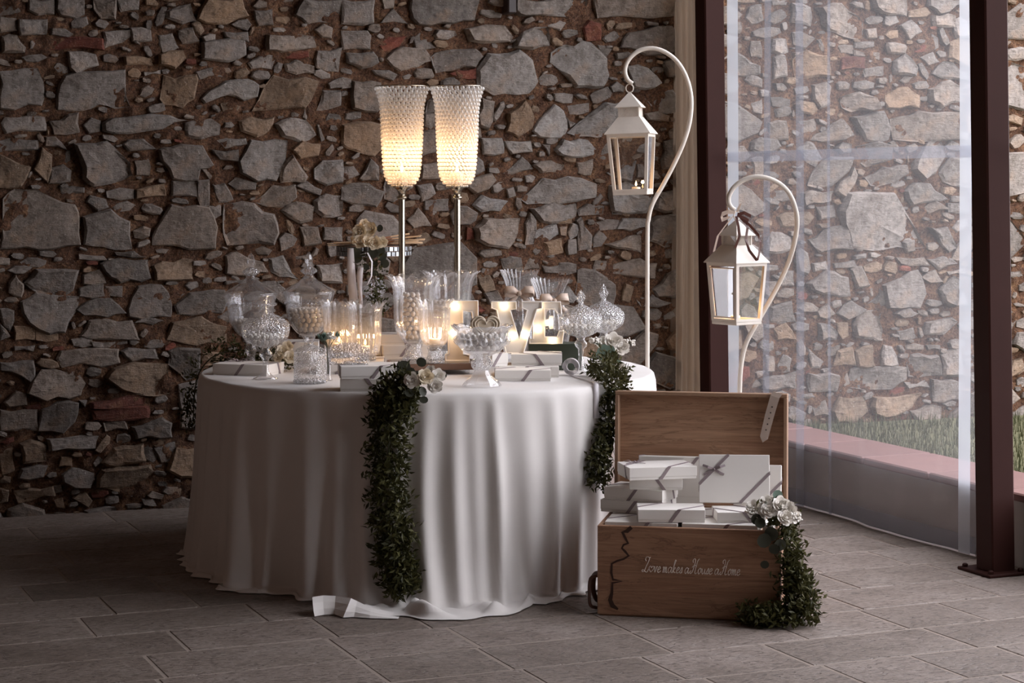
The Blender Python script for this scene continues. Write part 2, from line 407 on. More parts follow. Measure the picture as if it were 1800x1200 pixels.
# ------------------------------------------------------------------ the setting
# stones traced from the photograph: (x offset, y offset, zoom) then outlines in zoomed pixels; a leading letter gives the colour
TRACED = [
((0, 0, 3.0), """0,0 110,0 105,65 0,80|150,0 280,0 280,75 200,80 150,55|305,0 440,0 440,75 395,95 320,80 300,50|495,0 610,0 605,100 535,95 500,50|620,0 730,0 725,50 640,60
880,60 1000,25 1030,110 960,125 880,95|t1040,100 1090,0 1270,0 1305,85 1190,125 1080,120|1340,60 1430,50 1435,130 1360,135|1590,0 1800,0 1800,110 1620,125 1550,80
0,90 80,100 85,160 0,170|100,105 245,105 240,180 110,185|10,195 85,190 130,250 125,275 15,275|r185,205 540,205 545,265 190,260|545,170 685,160 690,190 580,240 550,255|690,150 790,160 795,215 700,215
840,190 905,180 935,250 855,280|945,165 1010,150 1045,215 960,230|1180,170 1300,170 1305,220 1270,215 1190,195|1225,130 1300,105 1320,130 1300,160|1410,185 1650,195 1660,250 1480,275 1405,265
1065,225 1285,215 1290,290 1200,325 1065,310|r1500,280 1620,270 1620,300 1510,308|1310,330 1400,285 1460,290 1430,360 1330,360|1500,340 1560,315 1650,350 1650,385 1560,390 1510,375|1670,270 1800,250 1780,375 1670,355
360,275 500,290 515,345 400,390 370,360|t840,290 960,270 975,310 920,360 840,340|t655,300 790,310 800,345 660,345|0,380 195,365 230,510 215,555 0,570|300,510 340,400 520,380 655,370 680,560 600,570 520,545 440,580 300,580
t865,400 920,420 1030,395 1040,420 1020,520 960,565 870,550 845,520|1030,380 1130,355 1170,405 1050,420|g1060,520 1190,430 1300,420 1360,450 1350,510 1280,530 1200,500 1080,545|t1330,585 1440,400 1670,430 1600,570 1450,575
1730,440 1800,410 1800,460 1740,465|1670,580 1700,480 1790,480 1790,555 1700,580|760,380 840,370 840,390 765,400|10,650 30,620 230,620 240,690 30,705|265,640 410,595 415,695 290,705|440,660 480,625 525,640 520,690 470,700
g540,650 580,625 890,610 980,635 850,680 600,705 545,690|980,650 1110,630 1155,660 1150,710 1060,730 980,715|t1260,640 1440,620 1410,690 1350,720 1270,690|1450,655 1530,625 1610,640 1660,710 1580,750 1490,720|1670,640 1690,640 1710,735 1690,745
0,745 195,740 200,790 0,800|245,725 290,725 350,790 240,770|650,760 680,740 750,735 820,785 680,795|g1145,740 1290,730 1300,760 1190,780|390,760 560,745 680,860 690,920 600,960 490,980 440,940 440,880|840,790 900,780 1060,770 1120,870 1050,890 1040,945 910,940
g1255,850 1320,740 1510,745 1500,830 1450,950 1350,955 1270,910|t0,815 160,880 110,980 0,985|t180,890 220,780 270,820 250,960|270,890 330,870 370,900 365,955 260,965|710,850 780,840 785,920 720,920|1120,790 1250,790 1250,850 1160,840
t1540,790 1590,745 1680,760 1670,820 1580,835|1480,890 1540,820 1615,930 1600,960 1480,960|w1660,890 1700,850 1800,845 1800,960 1720,975 1660,940|1065,890 1100,880 1130,910 1105,945|320,990 440,990 440,1015 350,1040|905,955 1035,960 1030,1035 905,1030
1040,955 1100,950 1100,1080 1060,1090|1120,975 1180,970 1225,1050 1150,1065|1340,1065 1440,980 1550,975 1560,1040 1480,1090|1560,980 1620,960 1690,1000 1680,1030|20,1050 80,1000 190,1000 260,1040 390,1080 415,1160 420,1290 200,1315 0,1310 20,1200
440,1145 580,1105 680,1170 690,1310 600,1312 445,1285|850,1160 900,1080 1095,1095 1140,1200 1130,1310 990,1312 805,1290 825,1200|1182,1080 1280,1065 1440,1130 1465,1230 1440,1290 1200,1290 1178,1170|1480,1110 1560,1065 1650,1090 1640,1160 1580,1175
1655,1060 1720,1025 1800,1035 1800,1130 1700,1140 1660,1110|1105,1090 1160,1075 1160,1130 1120,1155|565,1010 700,1000 700,1045 570,1040|t720,1000 860,970 870,1030 720,1045"""),
((600, 0, 3.0), """0,0 170,0 165,120 0,125|215,0 275,0 270,40 225,45|210,120 270,50 345,125|365,0 720,0 690,110 580,125 400,130 370,100|900,0 1290,0 1290,70 1230,95 950,85 900,60|1330,0 1750,0 1745,85 1350,95
0,165 130,165 150,190 145,260 10,260|385,200 420,175 490,250 390,250|25,280 160,275 190,330 100,360 30,330|r200,230 260,190 340,190 300,240 230,270|230,310 320,250 430,255 470,320 400,350 310,375|475,300 500,280 700,260 740,300 700,355 580,370 500,385
r570,390 705,360 705,415 620,410|900,250 960,170 1080,145 1090,240 1000,260|r1270,150 1300,110 1360,130 1360,210 1290,215|g710,370 770,285 930,265 1000,320 1030,430 980,490 800,500 715,460|g1105,280 1180,240 1310,230 1390,310 1400,400 1370,460 1230,460 1190,400 1100,330
1350,240 1420,260 1390,300 1360,290|1470,250 1510,175 1730,140 1790,200 1770,270 1600,290|g1420,460 1450,435 1490,460 1480,485 1430,485|w1505,350 1560,345 1650,400 1675,440 1600,470 1540,460|1690,330 1780,290 1790,420 1720,400|1120,495 1215,500 1210,540 1130,530
1195,560 1300,545 1300,590 1210,600|w1590,510 1740,475 1785,530 1770,590 1650,585|w1190,700 1390,545 1480,540 1480,600 1440,720 1300,715|w1005,690 1120,555 1165,590 1185,680 1150,725 1040,720|t870,690 880,600 960,530 1010,620 1000,670 930,720|1180,620 1230,650 1200,670
g730,730 840,730 850,805 745,810|g855,745 990,745 1000,800 900,810|1060,765 1095,765 1090,820|w1120,790 1160,735 1290,740 1335,790 1320,815 1150,815|w1540,770 1600,755 1620,800 1560,800|850,915 950,830 1005,890 900,920|1010,870 1100,850 1170,870 1150,910 1050,910
1240,860 1320,840 1310,920 1250,910|w1400,910 1550,850 1520,960 1430,930|w1560,870 1590,870 1590,930 1560,930|g945,1050 1060,940 1250,940 1330,970 1330,1040 1180,1065 980,1075|w1410,980 1500,960 1620,1010 1640,1070 1600,1120 1420,1110|1660,1020 1760,1000 1780,1050 1700,1080
w690,1080 740,1030 870,1060 830,1110 740,1115|870,1000 900,990 910,1030 880,1040|t0,660 80,645 210,660 220,780 170,820 60,790 0,760|420,700 495,690 495,800 420,820|0,880 60,880 90,920 0,950|95,940 150,840 190,880 190,950 110,950|420,870 500,860 510,940 420,940
0,980 140,970 220,1010 180,1090 130,1080 0,1050|400,980 470,970 490,1020 420,1060|440,1060 560,1050 560,1110 440,1105|350,1160 400,1095 470,1190 380,1200|1700,750 1795,740 1795,890 1690,890|1600,600 1720,610 1720,640 1620,630|60,430 200,440 210,560 180,590 60,570
0,410 45,420 45,460 0,465|735,520 800,540 770,680 720,660|440,600 490,600 490,680 440,660"""),
((0, 400, 3.0), """130,290 190,220 410,225 380,330 330,360 200,340|440,250 520,225 555,290 440,295|530,190 560,175 770,170 790,265 630,290 580,260|t805,200 860,180 1010,170 1010,270 820,275|1190,150 1250,130 1380,180 1415,235 1300,250 1190,240|g1420,165 1490,150 1570,270 1430,230
1670,200 1800,190 1800,290 1680,285|1470,60 1500,30 1560,60 1540,95 1480,120|1530,150 1630,140 1630,175 1540,170|1710,0 1800,0 1800,70 1710,60|1580,0 1670,0 1690,80 1600,95|610,130 700,125 765,155 620,145|420,140 540,150 560,170 420,165|40,225 80,205 165,210 120,240
50,290 80,250 120,300 110,365 50,340|110,390 190,345 410,365 395,440 340,550 260,560 150,500|420,320 540,300 550,360 420,360|555,310 640,310 640,365 560,350|400,430 450,395 580,375 660,450 560,470 440,460|675,430 730,310 850,305 900,370 900,470 680,465|900,345 970,350 960,390 910,385
920,410 1000,345 1180,330 1190,400 1170,450 940,455|710,500 760,475 860,490 800,510|420,570 470,490 690,490 730,590 500,585|t875,590 910,500 1060,470 1190,520 1190,600 1040,615|0,430 70,440 70,490 50,540 20,510|0,510 50,570 0,590|t75,520 180,530 180,590 80,590|t190,540 300,560 300,590 190,590
300,690 320,650 620,640 630,710 330,735|640,650 680,635 810,640 830,690 690,705|890,650 1050,640 1050,760 980,800 890,720|0,710 170,700 180,780 160,810 0,750|145,870 220,750 400,760 445,820 420,880 240,910|t560,790 600,740 700,710 880,720 890,870 760,880 640,850|w420,910 455,910 445,940
220,960 300,920 410,925 390,1020 330,1080 200,1070|r480,920 760,890 750,930 480,950|r480,960 780,940 780,1000 500,1010|550,1030 640,1000 670,1060 560,1070|700,1050 850,1000 900,1030 900,1100 720,1110|940,830 1050,800 1050,1060 950,1050|0,960 190,960 200,1070 0,1070|1190,280 1290,275 1290,295 1190,300
80,625 180,620 170,650 80,645|380,590 480,590 480,620 390,620|480,600 605,600 605,625 490,625|1370,290 1450,285 1520,360 1520,440 1460,380"""),
((0, 700, 2.4), """t85,190 130,175 190,200 190,260 100,270|t430,270 480,210 600,190 610,260 480,290|600,220 620,180 660,240 650,275 600,250|650,210 735,185 735,240 680,270|t410,330 430,300 630,280 650,350 610,380 500,390 410,375|t705,300 745,210 835,210 830,335 760,330|t60,390 220,370 230,410 80,440
t0,380 35,390 30,430 0,440|t310,420 360,400 385,430 370,455|230,370 255,365 260,390 235,395|t230,430 260,420 270,460 240,455|t260,250 300,250 300,285 250,285|t0,220 50,210 60,300 10,320|600,425 640,425 655,450 610,445|200,170 410,160 400,210 210,220"""),
((820, 320, 4.495), """500,210 600,190 850,170 850,270 700,320 580,310|880,220 950,175 1080,190 1070,250 890,262|60,360 140,290 260,300 410,290 390,400 320,520 250,510 70,450|460,330 490,240 540,300 525,480 460,490|w535,390 700,330 715,410 640,460 545,465
t610,480 740,445 755,550 640,570|w795,400 830,330 870,340 865,420 820,445|865,310 900,280 980,420 975,530 880,535|1000,440 1040,390 1100,440 1060,500 1000,510|800,460 860,455 865,560 800,570|t705,300 820,290 815,325 720,330|w730,360 785,355 775,420 735,415
1020,320 1200,300 1190,370 1050,380|w1180,370 1230,290 1400,290 1400,350 1290,380|1095,490 1280,430 1365,420 1365,550 1160,515|1430,320 1500,270 1700,265 1700,480 1560,510 1440,460|1160,650 1300,620 1490,640 1470,760 1160,720|880,700 920,685 1090,750 1165,810 1150,960 960,970 870,940
1460,840 1640,690 1700,740 1700,900 1500,900|w1335,900 1400,860 1600,950 1500,985 1380,975|t1220,930 1250,805 1310,830 1280,945|720,700 740,640 860,650 860,710 740,725|600,660 720,660 710,715 620,710|455,690 500,605 550,620 570,680|w760,850 800,825 860,910 830,950 770,940
1020,620 1150,615 1140,690 1000,700|w1560,1020 1680,1000 1690,1070 1560,1085|270,610 420,600 430,660 290,680|r0,360 40,380 50,440 0,450|w1150,250 1120,100 1200,100 1420,110 1440,200 1380,240|1480,210 1500,120 1690,100 1695,230 1560,240
t90,740 180,740 220,850 140,870|140,880 240,860 280,930 180,960"""),
((1180, 0, 2.857), """500,0 580,0 570,25 510,25|385,40 440,25 455,100 400,120 370,90|600,20 690,40 690,130 600,110|720,40 850,20 960,110 960,190 860,180 780,150|1000,0 1170,0 1170,80 1080,75 1010,40|1290,0 1470,0 1470,20 1340,70 1290,30|1305,80 1420,80 1415,135 1310,130|1425,100 1495,70 1495,190 1425,190
1150,130 1200,105 1250,160 1190,200|970,150 1020,145 1025,190 980,190|400,210 440,210 450,290 400,280|510,200 570,200 580,260 540,275 500,260|510,290 560,280 575,380 510,395|t610,300 680,255 770,280 785,385 620,385|r850,290 960,290 960,345 850,350|920,215 1010,210 1010,235 920,240|915,250 1040,265 1040,300 920,280
960,345 1060,330 1060,380 970,385|1110,310 1170,270 1230,340 1220,380 1110,370|1250,290 1310,265 1340,310 1290,325|1310,370 1370,310 1480,370 1480,405 1390,395|705,430 770,415 795,440 790,520 740,540 710,500|1285,450 1390,405 1455,440 1450,510 1350,540 1290,510|850,490 940,465 1010,490 1030,550 900,560 855,540
t1075,470 1180,440 1230,480 1220,545 1080,540|1095,600 1240,560 1420,565 1430,700 1110,700|905,590 1060,560 1090,640 1080,700 970,705|640,610 710,600 720,650 660,700|690,700 770,660 850,600 900,680 860,700|490,620 570,610 580,700 490,690|400,520 450,500 450,570 410,560|500,490 590,500 590,530 510,530
320,260 440,330 440,370 330,375|400,800 450,790 450,890 410,880|710,860 800,790 900,790 880,860 800,930 680,930|820,960 910,840 925,880 860,990|970,890 1060,840 1170,830 1180,870 1080,920 1000,930|1340,870 1400,790 1495,790 1495,940 1360,910|1165,960 1220,920 1290,925 1380,1000 1300,1010 1200,1030
1270,1040 1320,1010 1380,1050 1290,1070|1390,1020 1490,1020 1490,1070 1390,1065|870,970 1110,970 1270,1240 1060,1250 900,1240 840,1060|650,970 800,960 790,1010 660,1030|730,1040 810,1030 820,1090 750,1100|510,960 600,960 600,1000 520,1000|830,230 910,230 910,270 850,265"""),
((1180, 400, 2.857), """470,120 500,20 590,50 590,110|1290,0 1380,0 1430,100 1390,120|690,60 800,0 880,0 890,110 740,125|1165,75 1210,65 1215,115 1180,120|1125,150 1260,150 1290,190 1150,180|1285,160 1400,155 1430,180 1340,210|1380,220 1470,200 1470,230 1390,235|815,180 910,165 925,195 820,200|705,180 770,170 780,210 715,220
895,210 950,195 990,290 930,300|680,280 770,215 880,250 890,340 790,330 700,310|1190,225 1230,215 1270,330 1240,400 1080,400 1060,290|1250,250 1320,215 1355,270 1290,275|1340,310 1415,245 1455,280 1410,395 1360,375|1425,390 1460,310 1480,390|970,390 1040,310 1070,380 1050,415|830,430 900,370 970,410 880,460
730,420 780,385 815,430 770,455 735,445|910,490 960,420 1050,425 1050,550 920,545|1120,430 1190,405 1230,430 1160,450|1135,520 1210,500 1230,550 1150,560|t510,510 570,480 620,560 530,560|730,480 790,490 830,530 820,560 735,565|t830,480 880,480 880,540 850,560|495,400 600,370 620,470 500,470
535,690 560,640 600,660 590,720 545,720|680,600 760,670 740,700 700,700|780,600 840,590 835,630 785,640|t810,690 830,620 900,600 920,690|t920,620 1000,590 1005,695 930,695|1050,690 1060,590 1100,600 1135,690|1180,680 1200,640 1330,640 1350,740 1190,745|1350,640 1450,610 1460,740 1360,740
895,800 900,710 930,700 1170,700 1170,760 1100,810|860,760 880,720 890,780 865,795|680,730 830,740 820,820 690,820|1170,775 1270,765 1290,800 1190,805|1300,760 1455,780 1450,860 1310,870|t1000,900 1010,850 1250,830 1200,900 1060,950 1010,930|t800,920 840,850 950,850 980,920 900,980 820,970|710,900 770,870 790,940 720,940
1200,920 1310,890 1350,900 1350,975 1230,970|470,640 510,650 510,720 470,720|460,270 530,270 500,360 470,330|540,230 610,220 610,290 550,290|1280,590 1340,590 1340,610 1290,610|1180,590 1260,590 1260,610 1180,610|450,760 620,720 620,810 460,810"""),
]
U0, U1, WTOP = -3.3, 6.6, 4.1
UCORNER = 2.945
def wall_uz(x, y):
    a = (x - CXP) / F_PX
    # (WP + u WU).x = a * (WP + u WU).y
    u = (a * WP.y - WP.x) / (WU.x - a * WU.y)
    Y = WP.y + u * WU.y
    return u, CAM_H - (y - HOR) / F_PX * Y
SCOL = {'': [(0.210, 0.178, 0.155), (0.252, 0.218, 0.192), (0.182, 0.156, 0.136), (0.238, 0.194, 0.160)], 'g': [(0.248, 0.222, 0.200), (0.272, 0.246, 0.222)],
        'w': [(0.275, 0.255, 0.238), (0.295, 0.272, 0.252)], 't': [(0.264, 0.178, 0.115), (0.237, 0.168, 0.115)], 'r': [(0.176, 0.050, 0.030), (0.143, 0.045, 0.028)]}  # 'w': pale stones, and ones coloured brighter for the window light on them
rs = random.Random(5)
stones = []                     # (outline in wall metres, colour)
for (ox, oy, k), txt in TRACED:
    for item in txt.replace('\n', '|').split('|'):
        item = item.strip(); key = ''
        if item[0].isalpha(): key, item = item[0], item[1:]
        P = [tuple(map(float, q.split(','))) for q in item.split()]
        Q = [wall_uz(ox + a / k, oy + b / k) for a, b in P]
        cu = sum(q[0] for q in Q) / len(Q)
        out = cu > UCORNER
        c = rs.choice(SCOL[key])
        stones.append((Q, c, 1))
# occupancy raster and smaller stones that fill the gaps
CELL = 0.01
nu, nz = int((U1 - U0) / CELL), int((WTOP + 0.05) / CELL)
occ = np.zeros((nz, nu), bool)
gu, gz = np.meshgrid(U0 + (np.arange(nu) + 0.5) * CELL, -0.05 + (np.arange(nz) + 0.5) * CELL)
def raster(Q, grow=0.0):
    c = np.mean(np.array(Q), 0); A = np.array(Q); d = A - c; L = np.linalg.norm(d, axis=1, keepdims=True); A = c + d * (1 + grow / np.maximum(L, 1e-6))
    i0, i1 = max(0, int((A[:, 0].min() - U0) / CELL)), min(nu, int((A[:, 0].max() - U0) / CELL) + 2)
    j0, j1 = max(0, int((A[:, 1].min() + 0.05) / CELL)), min(nz, int((A[:, 1].max() + 0.05) / CELL) + 2)
    if i1 <= i0 or j1 <= j0: return None
    x, y = gu[j0:j1, i0:i1], gz[j0:j1, i0:i1]; ins = np.zeros(x.shape, bool); n = len(A)
    for k in range(n):
        (x1, y1), (x2, y2) = A[k], A[(k + 1) % n]
        if abs(y1 - y2) < 1e-9: continue
        cr = ((y1 > y) != (y2 > y)) & (x < (x2 - x1) * (y - y1) / (y2 - y1) + x1); ins ^= cr
    return (slice(j0, j1), slice(i0, i1)), ins
for Q, c, _ in stones:
    r_ = raster(Q, 0.004)
    if r_: occ[r_[0]] |= r_[1]
fill = []
for size, tries in ((0.17, 1300), (0.125, 2200), (0.09, 5000), (0.062, 9000), (0.044, 14000), (0.030, 18000), (0.020, 22000)):
    for _ in range(tries):
        u = rs.uniform(U0, U1); z = rs.uniform(-0.03, WTOP)
        iu, iz = int((u - U0) / CELL), int((z + 0.05) / CELL)
        if occ[min(iz, nz - 1), min(iu, nu - 1)]: continue
        a = size * rs.uniform(0.8, 1.25); b = a * rs.uniform(0.34, 0.72); rot = rs.gauss(0, 0.22) if rs.random() < 0.85 else rs.uniform(0, 3)
        n = rs.randint(5, 8); ph = rs.random() * 6
        Q = []
        for k in range(n):
            t = ph + 2 * math.pi * (k + rs.uniform(-0.25, 0.25)) / n
            e = 2.6; cx_, sx_ = math.cos(t), math.sin(t)
            x = a * math.copysign(abs(cx_) ** (2 / e), cx_) * rs.uniform(0.86, 1.05); y = b * math.copysign(abs(sx_) ** (2 / e), sx_) * rs.uniform(0.86, 1.05)
            Q.append((u + x * math.cos(rot) - y * math.sin(rot), z + x * math.sin(rot) + y * math.cos(rot)))
        r_ = raster(Q, 0.006)
        if not r_ or (occ[r_[0]] & r_[1]).any(): continue
        occ[r_[0]] |= r_[1]
        out = u > UCORNER
        q = rs.random()
        c = rs.choice(SCOL['r']) if q < 0.035 else rs.choice(SCOL['t']) if q < 0.25 else rs.choice(SCOL[''])
        fill.append((Q, c, 0))
def stone_geo(Q, rng, big):
    area = 0.5 * sum(Q[i][0] * Q[(i + 1) % len(Q)][1] - Q[(i + 1) % len(Q)][0] * Q[i][1] for i in range(len(Q)))
    if area < 0: Q = Q[::-1]
    size = math.sqrt(abs(area)); P = []
    for i in range(len(Q)):
        (x1, y1), (x2, y2) = Q[i], Q[(i + 1) % len(Q)]
        L = math.hypot(x2 - x1, y2 - y1); k = 1 if (L < 0.05 or not big) else 2 if L < 0.13 else 3
        for j in range(k):
            t = j / k; d = rng.uniform(-0.10, 0.10) * min(L, 0.13) if j else 0
            P.append((x1 + (x2 - x1) * t + (y2 - y1) / L * d, y1 + (y2 - y1) * t - (x2 - x1) / L * d))
    n = len(P); cu = sum(p[0] for p in P) / n; cz = sum(p[1] for p in P) / n
    h = (rng.uniform(0.014, 0.036) if size > 0.08 else rng.uniform(0.006, 0.026)); tx, tz = rng.gauss(0, 0.16), rng.gauss(0, 0.16)
    ins = min(0.016, size * 0.16)
    if not big: P = [(cu + (p[0] - cu) * 1.07, cz + (p[1] - cz) * 1.07) for p in P]
    if big:                                                      # outlines were traced just inside the stones
        P = [(cu + (p[0] - cu) * (1 + 0.007 / max(0.02, math.hypot(p[0] - cu, p[1] - cz))), cz + (p[1] - cz) * (1 + 0.007 / max(0.02, math.hypot(p[0] - cu, p[1] - cz)))) for p in P]
    V = [(p[0] - cu, 0.035, p[1] - cz) for p in P]
    def ring(inset, y, jit):
        for p in P:
            du, dz = p[0] - cu, p[1] - cz; L = math.hypot(du, dz) or 1; s_ = max(0.1, 1 - inset / L)
            V.append((du * s_, min(0.01, -y + (tx * du + tz * dz) * min(1, inset * 60) + rng.uniform(-jit, jit) * 0.6), dz * s_))
    ring(0.002, h * 0.55, 0.005); ring(ins * rng.uniform(0.5, 1.2), h, 0.005)
    rr_ = [0, n]
    if big and size > 0.07:                                      # broken, uneven face
        for p in P:
            s_ = rng.uniform(0.40, 0.62); V.append(((p[0] - cu) * s_, min(0.0, -h - rng.uniform(-0.0018, 0.0022) + (tx * (p[0] - cu) + tz * (p[1] - cz)) * s_), (p[1] - cz) * s_))
        rr_.append(2 * n)
    V.append((rng.uniform(-0.1, 0.1) * size, -h - (rng.uniform(-0.001, 0.0015) if len(rr_) > 2 else rng.uniform(-0.001, 0.005)), rng.uniform(-0.1, 0.1) * size))
    Fc = []
    for r0 in rr_:
        for i in range(n):
            j = (i + 1) % n; Fc.append((r0 + i, r0 + j, r0 + n + j, r0 + n + i))
    e_ = rr_[-1] + n
    for i in range(n): Fc.append((e_ + i, e_ + (i + 1) % n, e_ + n))
    return V, Fc, (cu, 0, cz), size
def build_wall(name, ua, ub, label, cat):
    root = empty(name, WP, WA); tag(root, label, cat, kind='structure')
    # mortar bed with real relief
    step = 0.016; nx, ny = int((ub - ua) / step), int((WTOP + 0.1) / step)
    rng = np.random.default_rng(3 if ua < 0 else 4)
    h = np.zeros((ny + 1, nx + 1))
    for cell, amp in ((0.25, 0.007), (0.09, 0.008), (0.048, 0.010), (0.032, 0.008), (0.016, 0.005)):
        k = max(1, int(round(cell / step))); g = rng.uniform(-1, 1, (ny // k + 3, nx // k + 3))
        yy, xx = np.mgrid[0:ny + 1, 0:nx + 1] / k; y0, x0 = yy.astype(int), xx.astype(int); fy, fx = yy - y0, xx - x0
        h += amp * ((g[y0, x0] * (1 - fx) + g[y0, x0 + 1] * fx) * (1 - fy) + (g[y0 + 1, x0] * (1 - fx) + g[y0 + 1, x0 + 1] * fx) * fy)
    vs = [(ua + i * (ub - ua) / nx, 0.000 - h[j, i], -0.08 + j * (WTOP + 0.1) / ny) for j in range(ny + 1) for i in range(nx + 1)]
    fs = [(j * (nx + 1) + i, j * (nx + 1) + i + 1, (j + 1) * (nx + 1) + i + 1, (j + 1) * (nx + 1) + i) for j in range(ny) for i in range(nx)]
    link('mortar_bed', mesh('mortar_bed', vs, fs, True), M['mortar'], root)
    mb = MB().box(ua, ub, 0.05, 0.45, -0.1, WTOP + 0.02); mb.build('wall_core', M['plaster'], root)
    mine = [s_ for s_ in stones + fill if ua <= sum(q[0] for q in s_[0]) / len(s_[0]) < ub]
    rng2 = random.Random(9)
    geo = []
    for Q, c, traced in mine:
        V, Fc, ctr, size = stone_geo(Q, rng2, True if traced else False)
        # in view?
        Yc = WP.y + ctr[0] * WU.y; xp = CXP + F_PX * (WP.x + ctr[0] * WU.x) / Yc; yp = HOR + F_PX * (CAM_H - ctr[2]) / Yc
        vis = -30 < xp < 1830 and -30 < yp < 960
        geo.append((size if vis else size * 0.01, V, Fc, ctr, c))
    geo.sort(key=lambda g: -g[0])
    rest_v, rest_f, rest_c = [], [], []
    for i, (sz, V, Fc, ctr, c) in enumerate(geo):
        v_ = rng2.uniform(0.82, 1.16); cc = (c[0] * v_, c[1] * v_, c[2] * v_, 1)
        if i < 298:
            link('stone', mesh('stone', V, Fc, False, [cc] * len(V)), M['stone'], root, ctr)
        else:
            b = len(rest_v); rest_v += [(x + ctr[0], y, z + ctr[2]) for x, y, z in V]; rest_f += [tuple(k + b for k in f) for f in Fc]; rest_c += [cc] * len(V)
    tag(link('small_rubble', mesh('small_rubble', rest_v, rest_f, False, rest_c), M['stone'], root), kind='stuff')
    return root
build_wall('wall_back', U0, UCORNER, 'rough grey rubble stone wall with reddish earth mortar behind the table', 'wall')
build_wall('wall_garden', UCORNER, U1, 'pale rubble stone wall standing outside behind the clear curtain', 'wall')

# ---- floor: stone pavers in rows square to the window line
ru = VO.copy(); rv = -VD.copy()                                  # along rows / across rows
root = empty('floor', (0, 0, 0), math.atan2(ru.y, ru.x)); tag(root, 'worn grey brown stone paver floor with pale joints', 'floor', kind='structure')
floor_root = root
MB().box(-6.2, 2.72 + 2.2, -3.5, 12.0, -0.12, -0.0022).build('joint_bed', M['grout'], root)
rf = random.Random(21); rest = MB()
inv = Matrix.Rotation(-math.atan2(ru.y, ru.x), 4, 'Z')
wl = (inv @ VP0).x                                               # window line in floor coordinates
row0 = 7.605 - 0.318 * 24; tiles = []
for r_ in range(40):
    v0 = row0 + r_ * 0.318; x = -6.0 + rf.uniform(0, 0.4)
    while x < wl + 0.16:
        L = rf.choice((0.32, 0.40, 0.46, 0.52, 0.60)) * rf.uniform(0.93, 1.07)
        tiles.append((x, min(x + L, wl + 0.25), v0, v0 + 0.318)); x += L
def tile_geo(w, d, rng):
    g = 0.0045; b = 0.004; z = rng.uniform(-0.0008, 0.0008); V = []
    for (zz, i) in ((-0.05, g), (z - 0.004, g), (z, g + b)):
        for sx, sy in ((-1, -1), (1, -1), (1, 1), (-1, 1)):
            V.append((sx * (w / 2 - i) + rng.uniform(-0.0015, 0.0015), sy * (d / 2 - i) + rng.uniform(-0.0015, 0.0015), zz + (rng.uniform(-0.0005, 0.0005) if zz > -0.05 else 0)))
    Fc = [(8, 9, 10, 11)]
    for k in (0, 4):
        for i in range(4): j = (i + 1) % 4; Fc.append((k + i, k + j, k + 4 + j, k + 4 + i))
    return V, Fc
RZ = Matrix.Rotation(math.atan2(ru.y, ru.x), 4, 'Z')
for (x0, x1, y0, y1) in tiles:
    if x1 - x0 < 0.03: continue
    V, Fc = tile_geo(x1 - x0, y1 - y0, rf); c = Vector(((x0 + x1) / 2, (y0 + y1) / 2, 0)); w = RZ @ c
    vis = w.y > 5.5 and -80 < CXP + F_PX * w.x / w.y < 1880 and HOR + F_PX * CAM_H / w.y < 1260 and (w - WP).dot(WN) < 0.2
    if vis: link('paver', mesh('paver', V, Fc), M['tile'], root, c)
    else: rest.add([Vector(v) + c for v in V], Fc)
tag(rest.build('outlying_pavers', M['tile'], root), kind='stuff')

# ---- rest of the room (outside the frame: it shades and bounces the light; the right-hand walls are added for shade)
def flat_wall(name, p0, p1, h, t, mat, label, cat='wall', z0=0.0):
    d = (p1 - p0); L = d.length; mb = MB().box(0, L, 0, t, z0, h)
    o = mb.build(name, mat, None, loc=p0, rz=math.atan2(d.y, d.x)); tag(o, label, cat, kind='structure'); return o
wl_p = WP + WU * (-3.2)
flat_wall('wall_left', wl_p, wl_p + VD * 11.5, ROOM_H, -0.2, M['plaster'], 'dim plastered side wall of the hall', z0=-0.02)
flat_wall('wall_rear', wl_p + VD * 11.4, VP0 + VD * 10.6, ROOM_H, -0.2, M['plaster'], 'dim plastered rear wall of the hall', z0=-0.02)
flat_wall('wall_added_right', VP0 + VD * 3.80, VP0 + VD * 5.3, ROOM_H, 0.2, M['plaster'], 'added plastered pier holding back daylight between the open bays', z0=-0.02)  # unseen pier, added on the window line to cut the daylight
flat_wall('wall_added_right', VP0 + VD * 6.4, VP0 + VD * 10.7, ROOM_H, 0.2, M['plaster'], 'added plastered wall holding back daylight beyond the open bays', z0=-0.02)  # added as well, closes the window line towards the camera against daylight
a = WP + WU * (-3.4) + WN * 0.3; b = WP + WU * 2.96 + WN * 0.3; c = VP0 + VD * 10.8 + VO * 0.3; d = wl_p + VD * 11.6
mb = MB(); mb.add([(*p.xy, ROOM_H) for p in (a, b, c, d)] + [(*p.xy, ROOM_H + 0.15) for p in (a, b, c, d)], [(0, 1, 2, 3), (7, 6, 5, 4), (0, 4, 5, 1), (1, 5, 6, 2), (2, 6, 7, 3), (3, 7, 4, 0)])
tag(mb.build('ceiling', M['ceiling']), 'dark timber ceiling over the hall', 'ceiling', kind='structure')

